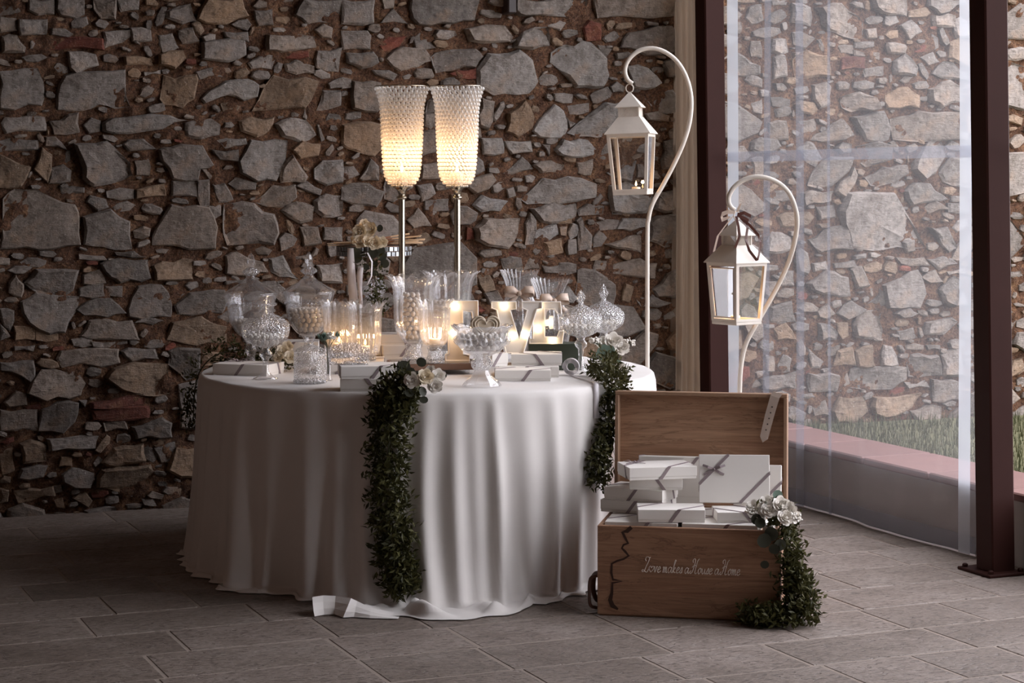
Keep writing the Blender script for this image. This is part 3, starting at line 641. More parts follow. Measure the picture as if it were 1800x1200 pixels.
# ---- window line: steel posts, clear vinyl curtains
def post(t, name_label, lean):
    p = VP0 + VD * t
    root = empty('steel_post', p, VA, name_label, 'post')
    w = 0.054
    mb = MB().bevbox(-w, w, -w, w, 0, ROOM_H + 0.02, 0.006)
    o = mb.build('shaft', M['steel'], root)
    sh = Matrix.Identity(4); wd = Matrix.Rotation(-VA, 3, 'Z') @ Vector((-1, 0, 0))
    sh[0][2] = wd.x * lean; sh[1][2] = wd.y * lean               # the post leans a little
    o.data.transform(sh)
    so = 1.0 if (Matrix.Rotation(-VA, 3, 'Z') @ VO).y > 0 else -1.0   # the plate is narrower on the garden side, clear of the curtain
    MB().bevbox(-0.105, 0.105, *sorted((-so * 0.105, so * 0.068)), 0, 0.012, 0.003).build('base_plate', M['steel'], root)
    for sx in (-1, 1):
        for sy in (-1, 1):
            MB().lathe([(0, 0.010), (0.011, 0.010), (0.011, 0.022), (0.006, 0.026), (0, 0.027)], 6).build('bolt', M['steel'], root, loc=(sx * 0.083, 0.054 * so if sy == so else -0.083 * so, 0))
    return root
post(-0.811, 'dark brown square steel post beside the gathered beige sheer', 0.013)
post(1.441, 'dark brown square steel post bolted to the pavers between two clear curtains', 0.013)
for t, lb in ((3.69, 'dark brown square steel post beside the open bay'),): post(t, lb, 0.0)
mb = MB().box(-2.0, 10.8, -0.06, 0.06, ROOM_H - 0.16, ROOM_H + 0.02)
tag(mb.build('trim_1', M['steel'], None, loc=VP0, rz=VA), 'steel head beam above the clear curtains', 'beam', kind='structure')

def curtain(s0, s1, label, seed, folds, band=True, z1=ROOM_H - 0.14):
    "clear sheet from s0 to s1 along the window line (metres towards the camera), hem on the floor"
    rng = random.Random(seed); L = s1 - s0; nx, ny = 150, 36
    waves = [(rng.uniform(4, 9), rng.random() * 6, 0.006) for _ in range(3)] + [(rng.uniform(14, 26), rng.random() * 6, 0.0035) for _ in range(3)]
    def off(x, z):
        f = (0.35 + 0.25 * (1 - min(z, 1.5) / 1.5)) * max(0.0, min(1.0, (min(x, L - x) - 0.10) / 0.15))
        return 0.092 + sum(a * math.sin(k * x + p + 0.25 * math.sin(1.3 * z + p)) for k, p, a in waves) * f
    root = empty('clear_curtain', VP0 + VD * s0, VA, label, 'curtain')
    sg = 1.0 if (Matrix.Rotation(-VA, 3, 'Z') @ VO).y > 0 else -1.0
    hem = lambda x: 0.006 + 0.010 * (0.5 + 0.5 * math.sin(5 * x + seed)) * 0.6
    vs, fs = [], []
    for j in range(ny + 1):
        for i in range(nx + 1):
            x = L * i / nx; z = hem(x) + (z1 - hem(x)) * (j / ny); vs.append((x, sg * off(x, z), z))
    fs = [(j * (nx + 1) + i, j * (nx + 1) + i + 1, (j + 1) * (nx + 1) + i + 1, (j + 1) * (nx + 1) + i) for j in range(ny) for i in range(nx)]
    link('sheet', mesh('sheet', vs, fs, True), M['vinyl'], root)
    def patch(name, x0, x1, z0, z2, nxp, nyp, mat, d=-0.004, wob=0.0):
        V = []
        for j in range(nyp + 1):
            for i in range(nxp + 1):
                z = z0 + (z2 - z0) * j / nyp; x = x0 + (x1 - x0) * i / nxp + wob * math.sin(z * 1.7 + x0 * 9)
                V.append((x, sg * (off(x, z) + d), max(z, hem(x) + 0.001)))
        Fp = [(j * (nxp + 1) + i, j * (nxp + 1) + i + 1, (j + 1) * (nxp + 1) + i + 1, (j + 1) * (nxp + 1) + i) for j in range(nyp) for i in range(nxp)]
        return link(name, mesh(name, V, Fp, True), mat, root)
    if band: patch('seam_band', 0, L, 1.615, 1.665, 80, 1, M['vinyl_fold'])
    patch('hem_band', 0, L, 0.0, 0.085, 100, 2, M['vinyl_fold'])
    mb = MB().tube([(L * i / 60, sg * (off(L * i / 60, 0.01) - 0.004), hem(L * i / 60) + 0.002) for i in range(61)], 0.0045, 6); mb.build('hem_cord', M['ribbon_white'], root)
    for k, (fx, fw) in enumerate(folds): patch('fold', fx, fx + fw, 0.0, z1, 3, 30, M['vinyl_edge' if k in (0, len(folds) - 1) else 'vinyl_fold'], -0.009, 0.006)
    return root
def s_of(xp):
    a = (xp - CXP) / F_PX; b = VP0 + VO * 0.09; return (a * b.y - b.x) / (VD.x - a * VD.y)
sa, sb = s_of(1279), s_of(1716)
fold_px = [(1281, 1300), (1346, 1357), (1400, 1413), (1456, 1461), (1688, 1709)]
curtain(sa, sb, 'clear vinyl curtain with a horizontal seam hanging between the two brown posts', 3, [(s_of(a) - sa, s_of(b) - s_of(a)) for a, b in fold_px])
curtain(1.52, 2.35, 'clear vinyl curtain drawn aside on the near side of the bolted brown post', 5, [(0.05, 0.05), (0.30, 0.04), (0.6, 0.05)])
# gathered sheer between the corner and the first post
root = empty('sheer_drape', VP0 + VD * (-0.905), VA, 'narrow gathered beige sheer drape beside the stone wall corner', 'drape')
vs, fs = [], []; nx, ny = 80, 30
for j in range(ny + 1):
    z = 0.01 + 3.80 * j / ny
    for i in range(nx + 1):
        t = i / nx; w = 0.30 * (0.92 + 0.08 * abs(min(z, 2.8) - 1.4)); x = -0.02 - w * t + 0.02
        vs.append((x - 0.012 * (2.5 - z), 0.028 * math.sin(t * 44 + 0.5 * math.sin(z * 1.2)) + 0.012 * math.sin(t * 13 + z) - 0.03, z))
fs = [(j * (nx + 1) + i, j * (nx + 1) + i + 1, (j + 1) * (nx + 1) + i + 1, (j + 1) * (nx + 1) + i) for j in range(ny) for i in range(nx)]
link('drape_sheet', mesh('drape_sheet', vs, fs, True), M['sheer'], root)
MB().tube([(0.0, -0.03, 3.815), (-0.36, -0.03, 3.815)], 0.008, 8).build('heading_rod', M['steel'], root)

# ---- garden: low wall with coping, grass, ground
sg = 1.0 if (Matrix.Rotation(-VA, 3, 'Z') @ VO).y > 0 else -1.0
root = empty('wall_parapet', VP0, VA); tag(root, 'low grey rendered garden wall capped with terracotta coping', 'wall', kind='structure')
y0, y1 = sorted((sg * 0.14, sg * 0.46)); MB().box(-1.18, 10.5, y0, y1, -0.1, 0.262).build('wall_body', M['render'], root)
x = -1.18; rc = random.Random(2)
MB().box(-1.18, 10.5, y0 + 0.01, y1 - 0.01, 0.26, 0.285).build('coping_bed', M['grout'], root)
while x < 10.4:
    L = 0.50; y0, y1 = sorted((sg * 0.115, sg * 0.485))
    MB().bevbox(0.006, L - 0.006, y0, y1, 0.263 + rc.uniform(-0.001, 0.001), 0.297 + rc.uniform(-0.001, 0.001), 0.006).build('coping_tile', M['terracotta'], root, loc=(x, 0, 0)); x += L
g0 = VP0 + VO * 0.4
mb = MB().box(-2.6, 11.5, *sorted((sg * 0.40, sg * 9.0)), -0.2, 0.255)
tag(mb.build('ground_garden', M['soil'], None, loc=VP0, rz=VA), 'dark garden ground beyond the low wall', 'ground', kind='structure')
mb = MB(); rg = random.Random(8)
for k in range(15000):
    s_ = rg.uniform(-1.35, 2.6); o_ = 0.51 + rg.random() ** 1.3 * 2.7
    p = VP0 + VD * s_ + VO * o_
    if (p - WP).dot(WN) > -0.09: continue
    h = rg.uniform(0.03, 0.085); a = rg.uniform(0, 6.28); lx, ly = math.cos(a), math.sin(a); b_ = rg.uniform(0.0, 0.04); w = 0.003
    z = 0.25
    mb.add([(p.x - lx * w, p.y - ly * w, z), (p.x + lx * w, p.y + ly * w, z), (p.x - ly * b_, p.y + lx * b_, z + h)], [(0, 1, 2)])
tag(mb.build('grass', M['grass']), 'short green grass growing along the foot of the garden wall', 'grass', kind='stuff')

# ------------------------------------------------------------------ round table under its long cloth
TC = Vector((-0.342, 8.10, 0)); TR = 0.914; TZ = 0.752
root = empty('round_table', TC, 0, 'round folding table hidden under the long white cloth', 'table')
MB().lathe([(0, 0.715), (TR - 0.03, 0.715), (TR - 0.012, 0.722), (TR - 0.012, 0.742), (TR - 0.02, 0.747), (0, 0.747)], 64).build('tabletop', M['wood_edge'], root)
for k in range(4):
    a = math.pi / 4 + k * math.pi / 2
    MB().tube([(0.55 * math.cos(a), 0.55 * math.sin(a), 0.0), (0.50 * math.cos(a), 0.50 * math.sin(a), 0.72)], 0.018, 8).build('leg', M['iron'], root)
def phi_of(v):                                                   # angle around the table, 0 = towards the camera, + = right
    return math.degrees(math.atan2(v.x - TC.x, -(v.y - TC.y)))
HEM_PX = [(332, 1003), (343, 1014), (384, 1024), (405, 1040), (450, 1046), (482, 1042), (540, 1049), (575, 1066), (610, 1082), (680, 1084), (720, 1086), (780, 1093), (850, 1087), (915, 1078), (935, 1062), (962, 1065), (985, 1055), (1015, 1046)]
hem = sorted((phi_of(flr(*p)), (flr(*p) - TC).to_2d().length) for p in HEM_PX)
hphi = np.array([-180, -120, -95, -80] + [h[0] for h in hem] + [43, 60, 80, 110, 180]); hr = np.array([1.0, 0.99, 0.985, 0.985] + [h[1] for h in hem] + [0.97, 0.965, 0.975, 0.99, 1.0])
def hem_r(ph): return float(np.interp(ph, hphi, hr))
rcl = random.Random(17)
RIDGES = [(-70, 3.0, .020), (-62, 2.5, .022), (-53, 2.2, .016), (-46, 3.6, .044), (-37, 2.6, .016), (-26.5, 2.8, .040), (-19, 2.2, .034), (-11.5, 2.4, .026), (-5, 2.0, .026), (2.5, 2.2, .032), (9.5, 2.0, .030), (14, 1.6, .014), (18.5, 1.4, .036), (25, 2.4, .022), (31.5, 1.9, .034), (38, 2.2, .026), (45, 2.6, .012)]
a = 53.0
while a < 290:
    RIDGES.append((a, rcl.uniform(2, 3.6), rcl.uniform(0.016, 0.034))); a += rcl.uniform(6, 10)
def wrapd(d): return (d + 180) % 360 - 180
def folds(ph):
    return sum(A * math.exp(-(wrapd(ph - c) / w) ** 2) for c, w, A in RIDGES)
def cloth_r(ph, q):
    "radius of the hanging cloth at angle ph (deg) and drop q (0 at the table edge, 1 at the floor)"
    d = wrapd(ph - 5.0); g = math.exp(-(d / 22.0) ** 2)
    phw = ph + d * 0.35 * g * q ** 3 + 1.2 * math.sin(q * 2.5 + ph * 0.11)
    h = hem_r(ph)
    return TR + 0.006 + folds(phw) * (0.12 + 1.30 * q ** 0.8) + 0.45 * (h - TR - 0.03) * q ** 5 + 0.012 * q
NP, NQ, NPOOL = 540, 34, 9
vs, fs = [], []
def noise2(x, y):
    return math.sin(x * 1.7 + math.sin(y * 2.3 + 1.1)) * math.cos(y * 1.9 + 0.7 * math.sin(x * 1.3))
rows = []
for i in range(6):                                               # flat top
    r_ = (TR - 0.010) * (i + 1) / 6
    rows.append([(r_, TZ + (0.0008 * noise2(k * 0.2, i)))for k in range(NP)])
rows.append([(TR - 0.003, TZ - 0.003) for k in range(NP)])
for j in range(NQ + 1):
    q = j / NQ
    row = []
    for k in range(NP):
        ph = -180 + 360 * k / NP
        r_ = cloth_r(ph, q)
        row.append((r_ if j else TR + 0.004, TZ - 0.010 - (TZ - 0.024) * q))
    rows.append(row)
for j in range(1, NPOOL + 1):                                    # hem lying on the floor
    t = j / NPOOL; row = []
    for k in range(NP):
        ph = -180 + 360 * k / NP; r1 = cloth_r(ph, 1.0); h = max(hem_r(ph), r1 + 0.02) + 0.012 * math.sin(ph * 0.9) * t
        wr = max(0, math.sin(ph * 0.62 + 1.3 * math.sin(t * 4 + ph * 0.2)))
        big = math.exp(-(wrapd(ph - 6) / 16) ** 2)
        z = 0.005 + (0.010 * (1 - t) + (0.014 + 0.045 * big) * wr * math.sin(min(1, t * 1.05) * math.pi) * (0.6 + 0.4 * noise2(ph * 0.31, t * 5)))
        row.append((r1 + (h - r1) * t, max(0.0045, z)))
    rows.append(row)
vs.append((0, 0, TZ))
for row in rows:
    for k, (r_, z) in enumerate(row):
        ph = rad(-180 + 360 * k / NP); vs.append((r_ * math.sin(ph), -r_ * math.cos(ph), z))
for k in range(NP): fs.append((0, 1 + (k), 1 + (k + 1) % NP))
for j in range(len(rows) - 1):
    b = 1 + j * NP
    for k in range(NP):
        m_ = (k + 1) % NP; fs.append((b + k, b + NP + k, b + NP + m_, b + m_))
root = empty('tablecloth', TC, 0, 'long white linen cloth draped over the round table and pooling on the floor', 'tablecloth')
link('drape', mesh('drape', vs, fs, True), M['cloth'], root)
# loose hem corner turned up on the floor
bot = [(553, 1083), (570, 1080), (588, 1079), (603, 1085), (622, 1084), (650, 1086), (700, 1087)]; top = [(549, 1049), (568, 1046), (590, 1047), (617, 1051), (628, 1056), (652, 1068), (702, 1083)]
V = []
for (bx, by), (tx_, ty_) in zip(bot, top):
    b = flr(bx, by, 0.004); t_ = px(tx_, ty_, b.y + 0.055)
    for w in (0, 0.35, 0.7, 1.0):
        q = b.lerp(t_, w) - TC; V.append((q.x, q.y - 0.012 * math.sin(w * math.pi), q.z))
    q = t_ - TC; V.append((q.x + 0.004, q.y + 0.03, max(0.004, q.z - 0.02)))
n5 = 5
Fp = [(i * n5 + j, (i + 1) * n5 + j, (i + 1) * n5 + j + 1, i * n5 + j + 1) for i in range(len(bot) - 1) for j in range(n5 - 1)]
link('hem_corner', mesh('hem_corner', V, Fp, False), M['cloth'], root)

# ------------------------------------------------------------------ glassware builders
def spot(xp, Y, z=TZ):
    return Vector(((xp - CXP) / F_PX * Y, Y, z))
def flute(n, a=0.05, z0=0.0, z1=9.0):
    def f(th, t, r, z): return (1 + a * (abs(math.cos(n * th / 2)) - 0.6) if z0 < z < z1 else 1.0, 0.0)
    return f
def scallop(n, H, flare, a=0.075, dip=0.018):
    def f(th, t, r, z):
        w = max(0.0, (z - H * 0.86) / (H * 0.14)); lobe = abs(math.cos(n * th / 2))
        return (1 + a * (lobe - 0.6) + flare * w * w * (lobe - 0.3), dip * w * (lobe - 0.5))
    return f
def tall_vase(name, loc, H, rr, label, cat='vase', group=None, lobes=10, stem=None, mat='glass', rz=0.0):
    "pressed glass vase: foot, stem and fluted body with a scalloped flared rim; rr = [(radius, height)...] of the body"
    root = empty(name, loc, rz, label, cat, group)
    foot, neck, zb = stem
    MB().lathe([(0, 0), (foot, 0), (foot, 0.006), (foot * 0.82, 0.014), (neck * 1.15, zb * 0.5), (neck, zb * 0.72), (neck * 1.25, zb), (0, zb)], 32, flute(lobes, 0.06)).build('foot', M['cut'], root, True)
    body = smooth_pts(rr, 5); inner = [(max(0.004, r_ - 0.0045), z) for r_, z in reversed(body) if z > rr[0][1] + 0.012]
    Hh = rr[-1][1]
    MB().lathe(body + inner + [(0, inner[-1][1])], 80, scallop(lobes, Hh, 0.16)).build('bowl', M[mat], root, True)
    return root
def compote(name, loc, s, label, group, H=0.335, rb=0.086, zb=0.145, zr=0.205, fin='cone', rz=0.0, cat='compote'):
    "cut glass candy dish on a stem with domed lid and finial"
    root = empty(name, loc, rz, label, cat, group)
    MB().lathe([(0, 0), (0.047, 0), (0.048, 0.004), (0.030, 0.012), (0.013, 0.030), (0.010, 0.065), (0.012, zb - 0.05), (0.024, zb - 0.038), (0.026, zb - 0.026), (0.014, zb - 0.012), (0.02, zb), (0, zb)], 28, flute(12, 0.05), fine=0).build('stem', M['glass'], root, True)
    prof = smooth_pts([(0.016, zb - 0.004), (rb * 0.55, zb + 0.008), (rb * 0.9, zb + 0.03), (rb, zr), (rb * 0.97, zr + 0.004)], 5)
    MB().lathe(prof, 48, flute(24, 0.05)).build('bowl', M['cut'], root, True)
    lid_p = smooth_pts([(rb * 0.99, zr + 0.003), (rb * 0.97, zr + 0.018), (rb * 0.70, zr + 0.042), (rb * 0.32, zr + 0.060), (0.012, zr + 0.070), (0.009, zr + 0.078)], 5)
    lid = MB().lathe(lid_p, 48, flute(24, 0.05)).build('lid', M['cut'], root, True)
    z = zr + 0.076; k = (H - z)
    MB().lathe([(0.008, z), (0.012, z + 0.10 * k), (0.019, z + 0.28 * k), (0.020, z + 0.40 * k), (0.012, z + 0.65 * k), (0.005, z + 0.88 * k), (0, z + k)], 12, None).build('finial', M['cut'], lid)
    return root
def big_jar(loc, label, rz=0.0):
    root = empty('candy_jar', loc, rz, label, 'jar', 'large lidded candy jars')
    MB().lathe(smooth_pts([(0.0, 0), (0.062, 0), (0.058, 0.010), (0.024, 0.024), (0.016, 0.05), (0.024, 0.075), (0.018, 0.10), (0.03, 0.125)], 3), 32, flute(12, 0.04)).build('foot', M['glass'], root, True)
    prof = smooth_pts([(0.02, 0.122), (0.052, 0.140), (0.083, 0.185), (0.094, 0.235), (0.097, 0.262), (0.101, 0.280), (0.108, 0.303)], 5)
    b = MB().lathe(prof + [(0.104, 0.304), (0.096, 0.280), (0.090, 0.235), (0.079, 0.188), (0.048, 0.146), (0, 0.140)], 64, flute(28, 0.04, 0, 0.24)).build('bowl', M['glass'], root, True)
    mb = MB()
    for k in range(44):
        a_ = 2 * math.pi * k / 44; mb.ball((0.099 * math.cos(a_), 0.099 * math.sin(a_), 0.262), 0.0062, 5, 4)
    mb.build('beaded_band', M['cut'], b, True)
    lid = MB().lathe(smooth_pts([(0.108, 0.305), (0.104, 0.312), (0.070, 0.333), (0.040, 0.352), (0.020, 0.372), (0.016, 0.380)], 4), 64, flute(28, 0.06)).build('lid', M['glass'], root, True)
    MB().lathe(smooth_pts([(0.016, 0.378), (0.030, 0.388), (0.032, 0.398), (0.018, 0.410), (0.010, 0.414)], 3), 20, flute(10, 0.15)).build('knob', M['cut'], lid, True)
    MB().lathe([(0.009, 0.412), (0.0165, 0.430), (0.017, 0.442), (0.010, 0.462), (0, 0.474)], 8).build('finial', M['glass'], lid)
    return root
# sugared almonds: one mesh, many countable copies
am = MB().ball((0, 0, 0), 0.0105, 8, 6, (1.12, 0.92, 0.88)); ALM = mesh('sugared_almond', am.v, am.f, True); ALM.materials.append(M['almond'])
ra = random.Random(31)
def almonds(base, rad_at, z0, z1, n, label, group, front=True, r=0.0105, scale=1.0):
    "stack candies inside a vessel; only the ones against the visible front of the glass are placed singly"
    pts = []; z = z0 + r * scale; lay = 0
    while z < z1 and len(pts) < n:
        R_ = rad_at(z) - r * scale * 1.15
        if R_ < r * 0.6:
            pts.append((0, 0, z))
        else:
            m_ = max(3, int(2 * math.pi * R_ / (2.12 * r * scale)))
            for k in range(m_):
                a_ = 2 * math.pi * (k + 0.5 * (lay % 2)) / m_
                if front and math.sin(a_) > 0.35: continue
                pts.append((R_ * math.cos(a_), R_ * math.sin(a_), z + ra.uniform(-0.001, 0.001)))
        z += 1.72 * r * scale; lay += 1
    # close the top of the pile
    R_ = rad_at(z1) - r * scale * 1.15
    k_ = R_ - 2.1 * r * scale
    while k_ > 0 and len(pts) < n:
        m_ = max(1, int(2 * math.pi * k_ / (2.15 * r * scale)))
        for q in range(m_):
            a_ = 2 * math.pi * q / m_; pts.append((k_ * math.cos(a_), k_ * math.sin(a_), z - 1.72 * r * scale + ra.uniform(0, 0.003)))
        k_ -= 2.1 * r * scale
    for p in pts[:n]:
        o = bpy.data.objects.new('sugared_almond', ALM); COL.objects.link(o)
        o.location = base + Vector(p); o.rotation_euler = (ra.uniform(0, 3), ra.uniform(0, 3), ra.uniform(0, 3)); o.scale = (scale,) * 3
        tag(o, label, 'candy', group)
def prof_r(P):
    zs = [p[1] for p in P]; r_ = [p[0] for p in P]
    return lambda z: float(np.interp(z, zs, r_))
def tealight(loc, label, h=0.018, r=0.019, w=0.25, group='lit tealights', flame=True, mat='wax'):
    root = empty('tealight', loc, 0, label, 'candle', group)
    MB().lathe([(0, 0), (r, 0), (r, h), (r * 0.94, h), (r * 0.9, h * 0.8), (0, h * 0.8)], 20).build('wax_cup', M[mat], root, True)
    MB().tube([(0, 0, h * 0.8), (0, 0, h + 0.006)], 0.0008, 5).build('wick', M['iron'], root)
    if flame:
        MB().lathe(smooth_pts([(0, h + 0.004), (0.0042, h + 0.010), (0.0036, h + 0.017), (0, h + 0.028)], 3), 8).build('flame', M['flame'], root, True)
        warm_light('candle_light', (0, 0, h + 0.034), w, 0.008, parent=root)
    return root

# ------------------------------------------------------------------ gift boxes
def gift_box(loc, yaw, w, d, h, label, group, bow=True, style=0, rot=None, flip=False):
    "white card box: base, lid, diagonal ribbon on the corners and a flat bow"
    root = empty('gift_box', loc, yaw, label, 'box', group, rot)
    t = 0.0018; lh = h * 0.80
    MB().box(-w / 2 + t, w / 2 - t, -d / 2 + t, d / 2 - t, 0, h - 0.003).build('box_base', M['card'], root)
    MB().bevbox(-w / 2, w / 2, -d / 2, d / 2, h - lh, h, 0.0012).build('lid', M['card'], root)
    mb = MB(); rw = 0.010; e = 0.0011; f = -1 if flip else 1
    a, b = w * 0.20, d * 0.02
    # corner front-right (mirrored when flip) : down the front, over the top, down the side
    def seg(p, q, sd, ww=rw): mb.strip([p, q], sd, ww, 0.0005)
    x1 = f * (w / 2 - 0.62 * d); y1 = -d / 2
    x2, y2 = f * w / 2, -d / 2 + 0.62 * d
    top_dir = Vector((x2 - x1, y2 - y1, 0)); sd = Vector((-top_dir.y, top_dir.x, 0))
    seg((x1, y1, h + e), (x2, y2, h + e), sd)
    seg((x1, y1 - e, h + e), (x1 - f * 0.75 * h, y1 - e, 0), Vector((1, 0, 0)), rw * 1.35)
    seg((x2 + f * e, y2, h + e), (x2 + f * e, min(y2 + 0.5 * h, d / 2 - 0.007), 0), Vector((0, 1, 0)), rw * 1.2)
    mb.build('ribbon', M['ribbon_grey'], root); mb = MB()
    x3, y3 = -f * w / 2, d / 2 - 0.62 * d; x4, y4 = -f * (w / 2 - 0.62 * d), d / 2
    top_dir = Vector((x4 - x3, y4 - y3, 0)); sd = Vector((-top_dir.y, top_dir.x, 0))
    seg((x3, y3, h + e), (x4, y4, h + e), sd)
    seg((x3 - f * e, y3, h + e), (x3 - f * e, max(y3 - 0.5 * h, -d / 2 + 0.007), 0), Vector((0, 1, 0)), rw * 1.2)
    mb.build('ribbon', M['ribbon_grey'], root)
    if bow:
        c = Vector(((x3 + x4) / 2, (y3 + y4) / 2, h + e)); mb = MB()
        for k, (ang, L, lift) in enumerate(((20, 0.042, 0.010), (160, 0.042, 0.010), (-28, 0.040, 0.0015), (208, 0.040, 0.0015))):
            v = Vector((math.cos(rad(ang)), math.sin(rad(ang)), 0)); sd = Vector((-v.y, v.x, 0))
            if lift > 0.005:
                mb.strip([c + Vector((0, 0, 0.001)), c + v * L * 0.55 + Vector((0, 0, lift)), c + v * L + Vector((0, 0, lift * 0.5)), c + v * L * 0.55 + Vector((0, 0, 0.003)), c + Vector((0, 0, 0.0015))], sd, 0.008, 0.0004)
            else: mb.strip([c + Vector((0, 0, 0.002)), c + v * L * 0.5 + Vector((0, 0, 0.003)), c + v * L + Vector((0, 0, 0.001))], sd, 0.008, 0.0004)
        mb.ball(c + Vector((0, 0, 0.004)), 0.005, 6, 5)
        mb.build('bow', M['ribbon_grey'], root)
    return root
GB = 'white gift boxes on the table'
BW, BD, BH = 0.235, 0.165, 0.044
gift_box(spot(437, 7.93), rad(-18), BW, BD, BH, 'single gift box at the table edge behind the stemmed lidded dish', GB)
gift_box(spot(660, 7.325), rad(1), 0.25, 0.155, 0.046, 'lower gift box of the stack beside the rose garland', GB, bow=False, flip=True)
gift_box(spot(656, 7.335, TZ + 0.046), rad(9), 0.25, 0.165, 0.046, 'upper gift box under the low diamond cut dish', GB, bow=False)
# plain block for the album; the boxes under and behind the vases are white like the others
def plain_box(name, loc, yaw, w, d, h, mat, label, cat='box', group=None):
    root = empty(name, loc, yaw, label, cat, group)
    MB().box(-w / 2 + 0.002, w / 2 - 0.002, -d / 2 + 0.002, d / 2 - 0.002, 0, h - 0.002).build('box_base', mat, root)
    MB().bevbox(-w / 2, w / 2, -d / 2, d / 2, h * 0.35, h, 0.0015).build('lid', mat, root)
    return root
gift_box(spot(617, 8.03), rad(3), 0.265, 0.24, 0.050, 'wide flat gift box under the two short fluted vases', GB, bow=False)
gift_box(spot(708, 8.25), rad(10), 0.215, 0.15, 0.046, 'bottom gift box of the stack behind the mirror tray', GB, bow=False)
gift_box(spot(709, 8.25, TZ + 0.046), rad(14), 0.195, 0.14, 0.046, 'middle gift box of the stack behind the mirror tray', GB, bow=False)
gift_box(spot(705, 8.26, TZ + 0.092), rad(9), 0.20, 0.14, 0.044, 'top gift box of the stack behind the mirror tray', GB, flip=True)
gift_box(spot(506, 8.47), rad(-6), BW, BD, BH, 'lower gift box behind the two tall lidded jars', GB, bow=False)
gift_box(spot(512, 8.48, TZ + BH), rad(4), BW, BD, BH, 'upper gift box behind the two tall lidded jars', GB, bow=False)
gift_box(spot(919, 7.69), rad(0), 0.215, 0.125, 0.042, 'front gift box of the stack below the glowing letters', GB, bow=False, flip=False)
gift_box(spot(929, 7.87), rad(0.5), 0.235, 0.20, 0.042, 'lower gift box hidden behind another below the glowing letters', GB, bow=False)
gift_box(spot(943, 7.90, TZ + 0.042), rad(-1), 0.20, 0.15, 0.044, 'upper gift box carrying the glowing letter V', GB, bow=False, flip=True)
gift_box(spot(871, 7.82, TZ + 0.042), rad(38), 0.080, 0.06, 0.050, 'small gift box leaning against the stack beside the footed bowl', GB, bow=False)
plain_box('photo_album', spot(975, 8.13), rad(2), 0.215, 0.12, 0.107, M['album'], 'dark green album block under the glowing letter E', 'album')

# mirrored tray on ball feet
tr = empty('mirror_tray', spot(757, 7.99), rad(10), 'bronze edged mirror tray on glass ball feet', 'tray')
MB().bevbox(-0.165, 0.165, -0.115, 0.115, 0.018, 0.043, 0.003).build('frame', M['tray_edge'], tr)
MB().box(-0.155, 0.155, -0.105, 0.105, 0.0425, 0.0445).build('mirror_plate', M['mirror'], tr)
for sx in (-1, 1):
    for sy in (-1, 1): MB().ball((sx * 0.135, sy * 0.088, 0.0095), 0.0105, 12, 8).build('ball_foot', M['glass'], tr, True)
TRZ = TZ + 0.0445

# ------------------------------------------------------------------ things on the table
big_jar(spot(441, 8.16), 'tall lidded candy jar behind the stemmed cut glass dish')
big_jar(spot(543, 8.28), 'tall lidded candy jar next to the short fluted vases', 0.2)
JP = [(0.02, 0.140), (0.048, 0.146), (0.079, 0.188), (0.090, 0.235)]
almonds(spot(441, 8.16), prof_r(JP), 0.141, 0.200, 62, 'white sugared almond in the tall lidded jar behind the stemmed dish', 'almonds in the first tall jar', r=0.0115)
almonds(spot(543, 8.28), prof_r(JP), 0.141, 0.232, 88, 'white sugared almond in the tall lidded jar by the fluted vases', 'almonds in the second tall jar', r=0.0115)
compote('lidded_compote', spot(467, 7.70), 1, 'stemmed cut glass dish with domed lid in front of the single gift box', 'lidded stemmed dishes', 0.325, 0.092, 0.128, 0.195)
compote('lidded_compote', spot(1021, 7.97), 1, 'stemmed cut glass dish with pointed lid in front of its twin', 'lidded stemmed dishes')
compote('lidded_compote', spot(1061, 8.22), 1, 'stemmed cut glass dish with pointed lid beside the gypsophila', 'lidded stemmed dishes', 0.345)
CPR = [(0.016, 0.141), (0.047, 0.153), (0.077, 0.175), (0.086, 0.205)]
for (xp, Y, dz, lb) in ((467, 7.70, -0.017, 'beside the single gift box'), (1021, 7.97, 0, 'nearest the glowing letters'), (1061, 8.22, 0, 'beside the gypsophila')):
    almonds(spot(xp, Y) + Vector((0, 0, dz)), prof_r(CPR), 0.148, 0.205, 26, 'white sugared almond in the lidded stemmed dish ' + lb, 'almonds in the stemmed dish ' + lb, r=0.013)
# short fluted vases on the flat box
VS = [(0.030, 0.018), (0.050, 0.026), (0.060, 0.06), (0.063, 0.13), (0.065, 0.18), (0.069, 0.212), (0.075, 0.226)]
for xp, Y, lb in ((596, 8.10, 'short fluted vase with a glowing candle beside the tall jar'), (642, 7.96, 'short fluted vase with a glowing candle at the end of the flat gift box')):
    v = tall_vase('fluted_vase', spot(xp, Y, TZ + 0.050), 0.23, VS, lb, 'vase', 'short fluted vases', 14, (0.042, 0.026, 0.020))
    for k in range(3):
        a_ = 2 * math.pi * k / 3 + 0.5
        MB().ball((0.040 * math.cos(a_), 0.040 * math.sin(a_), 0.008), 0.009, 8, 6).build('ball_foot', M['cut'], v, True)
    tealight(spot(xp, Y, TZ + 0.050 + 0.040), 'lit tealight inside the ' + lb.split(' with')[0] + lb.split('candle')[1], w=0.55)
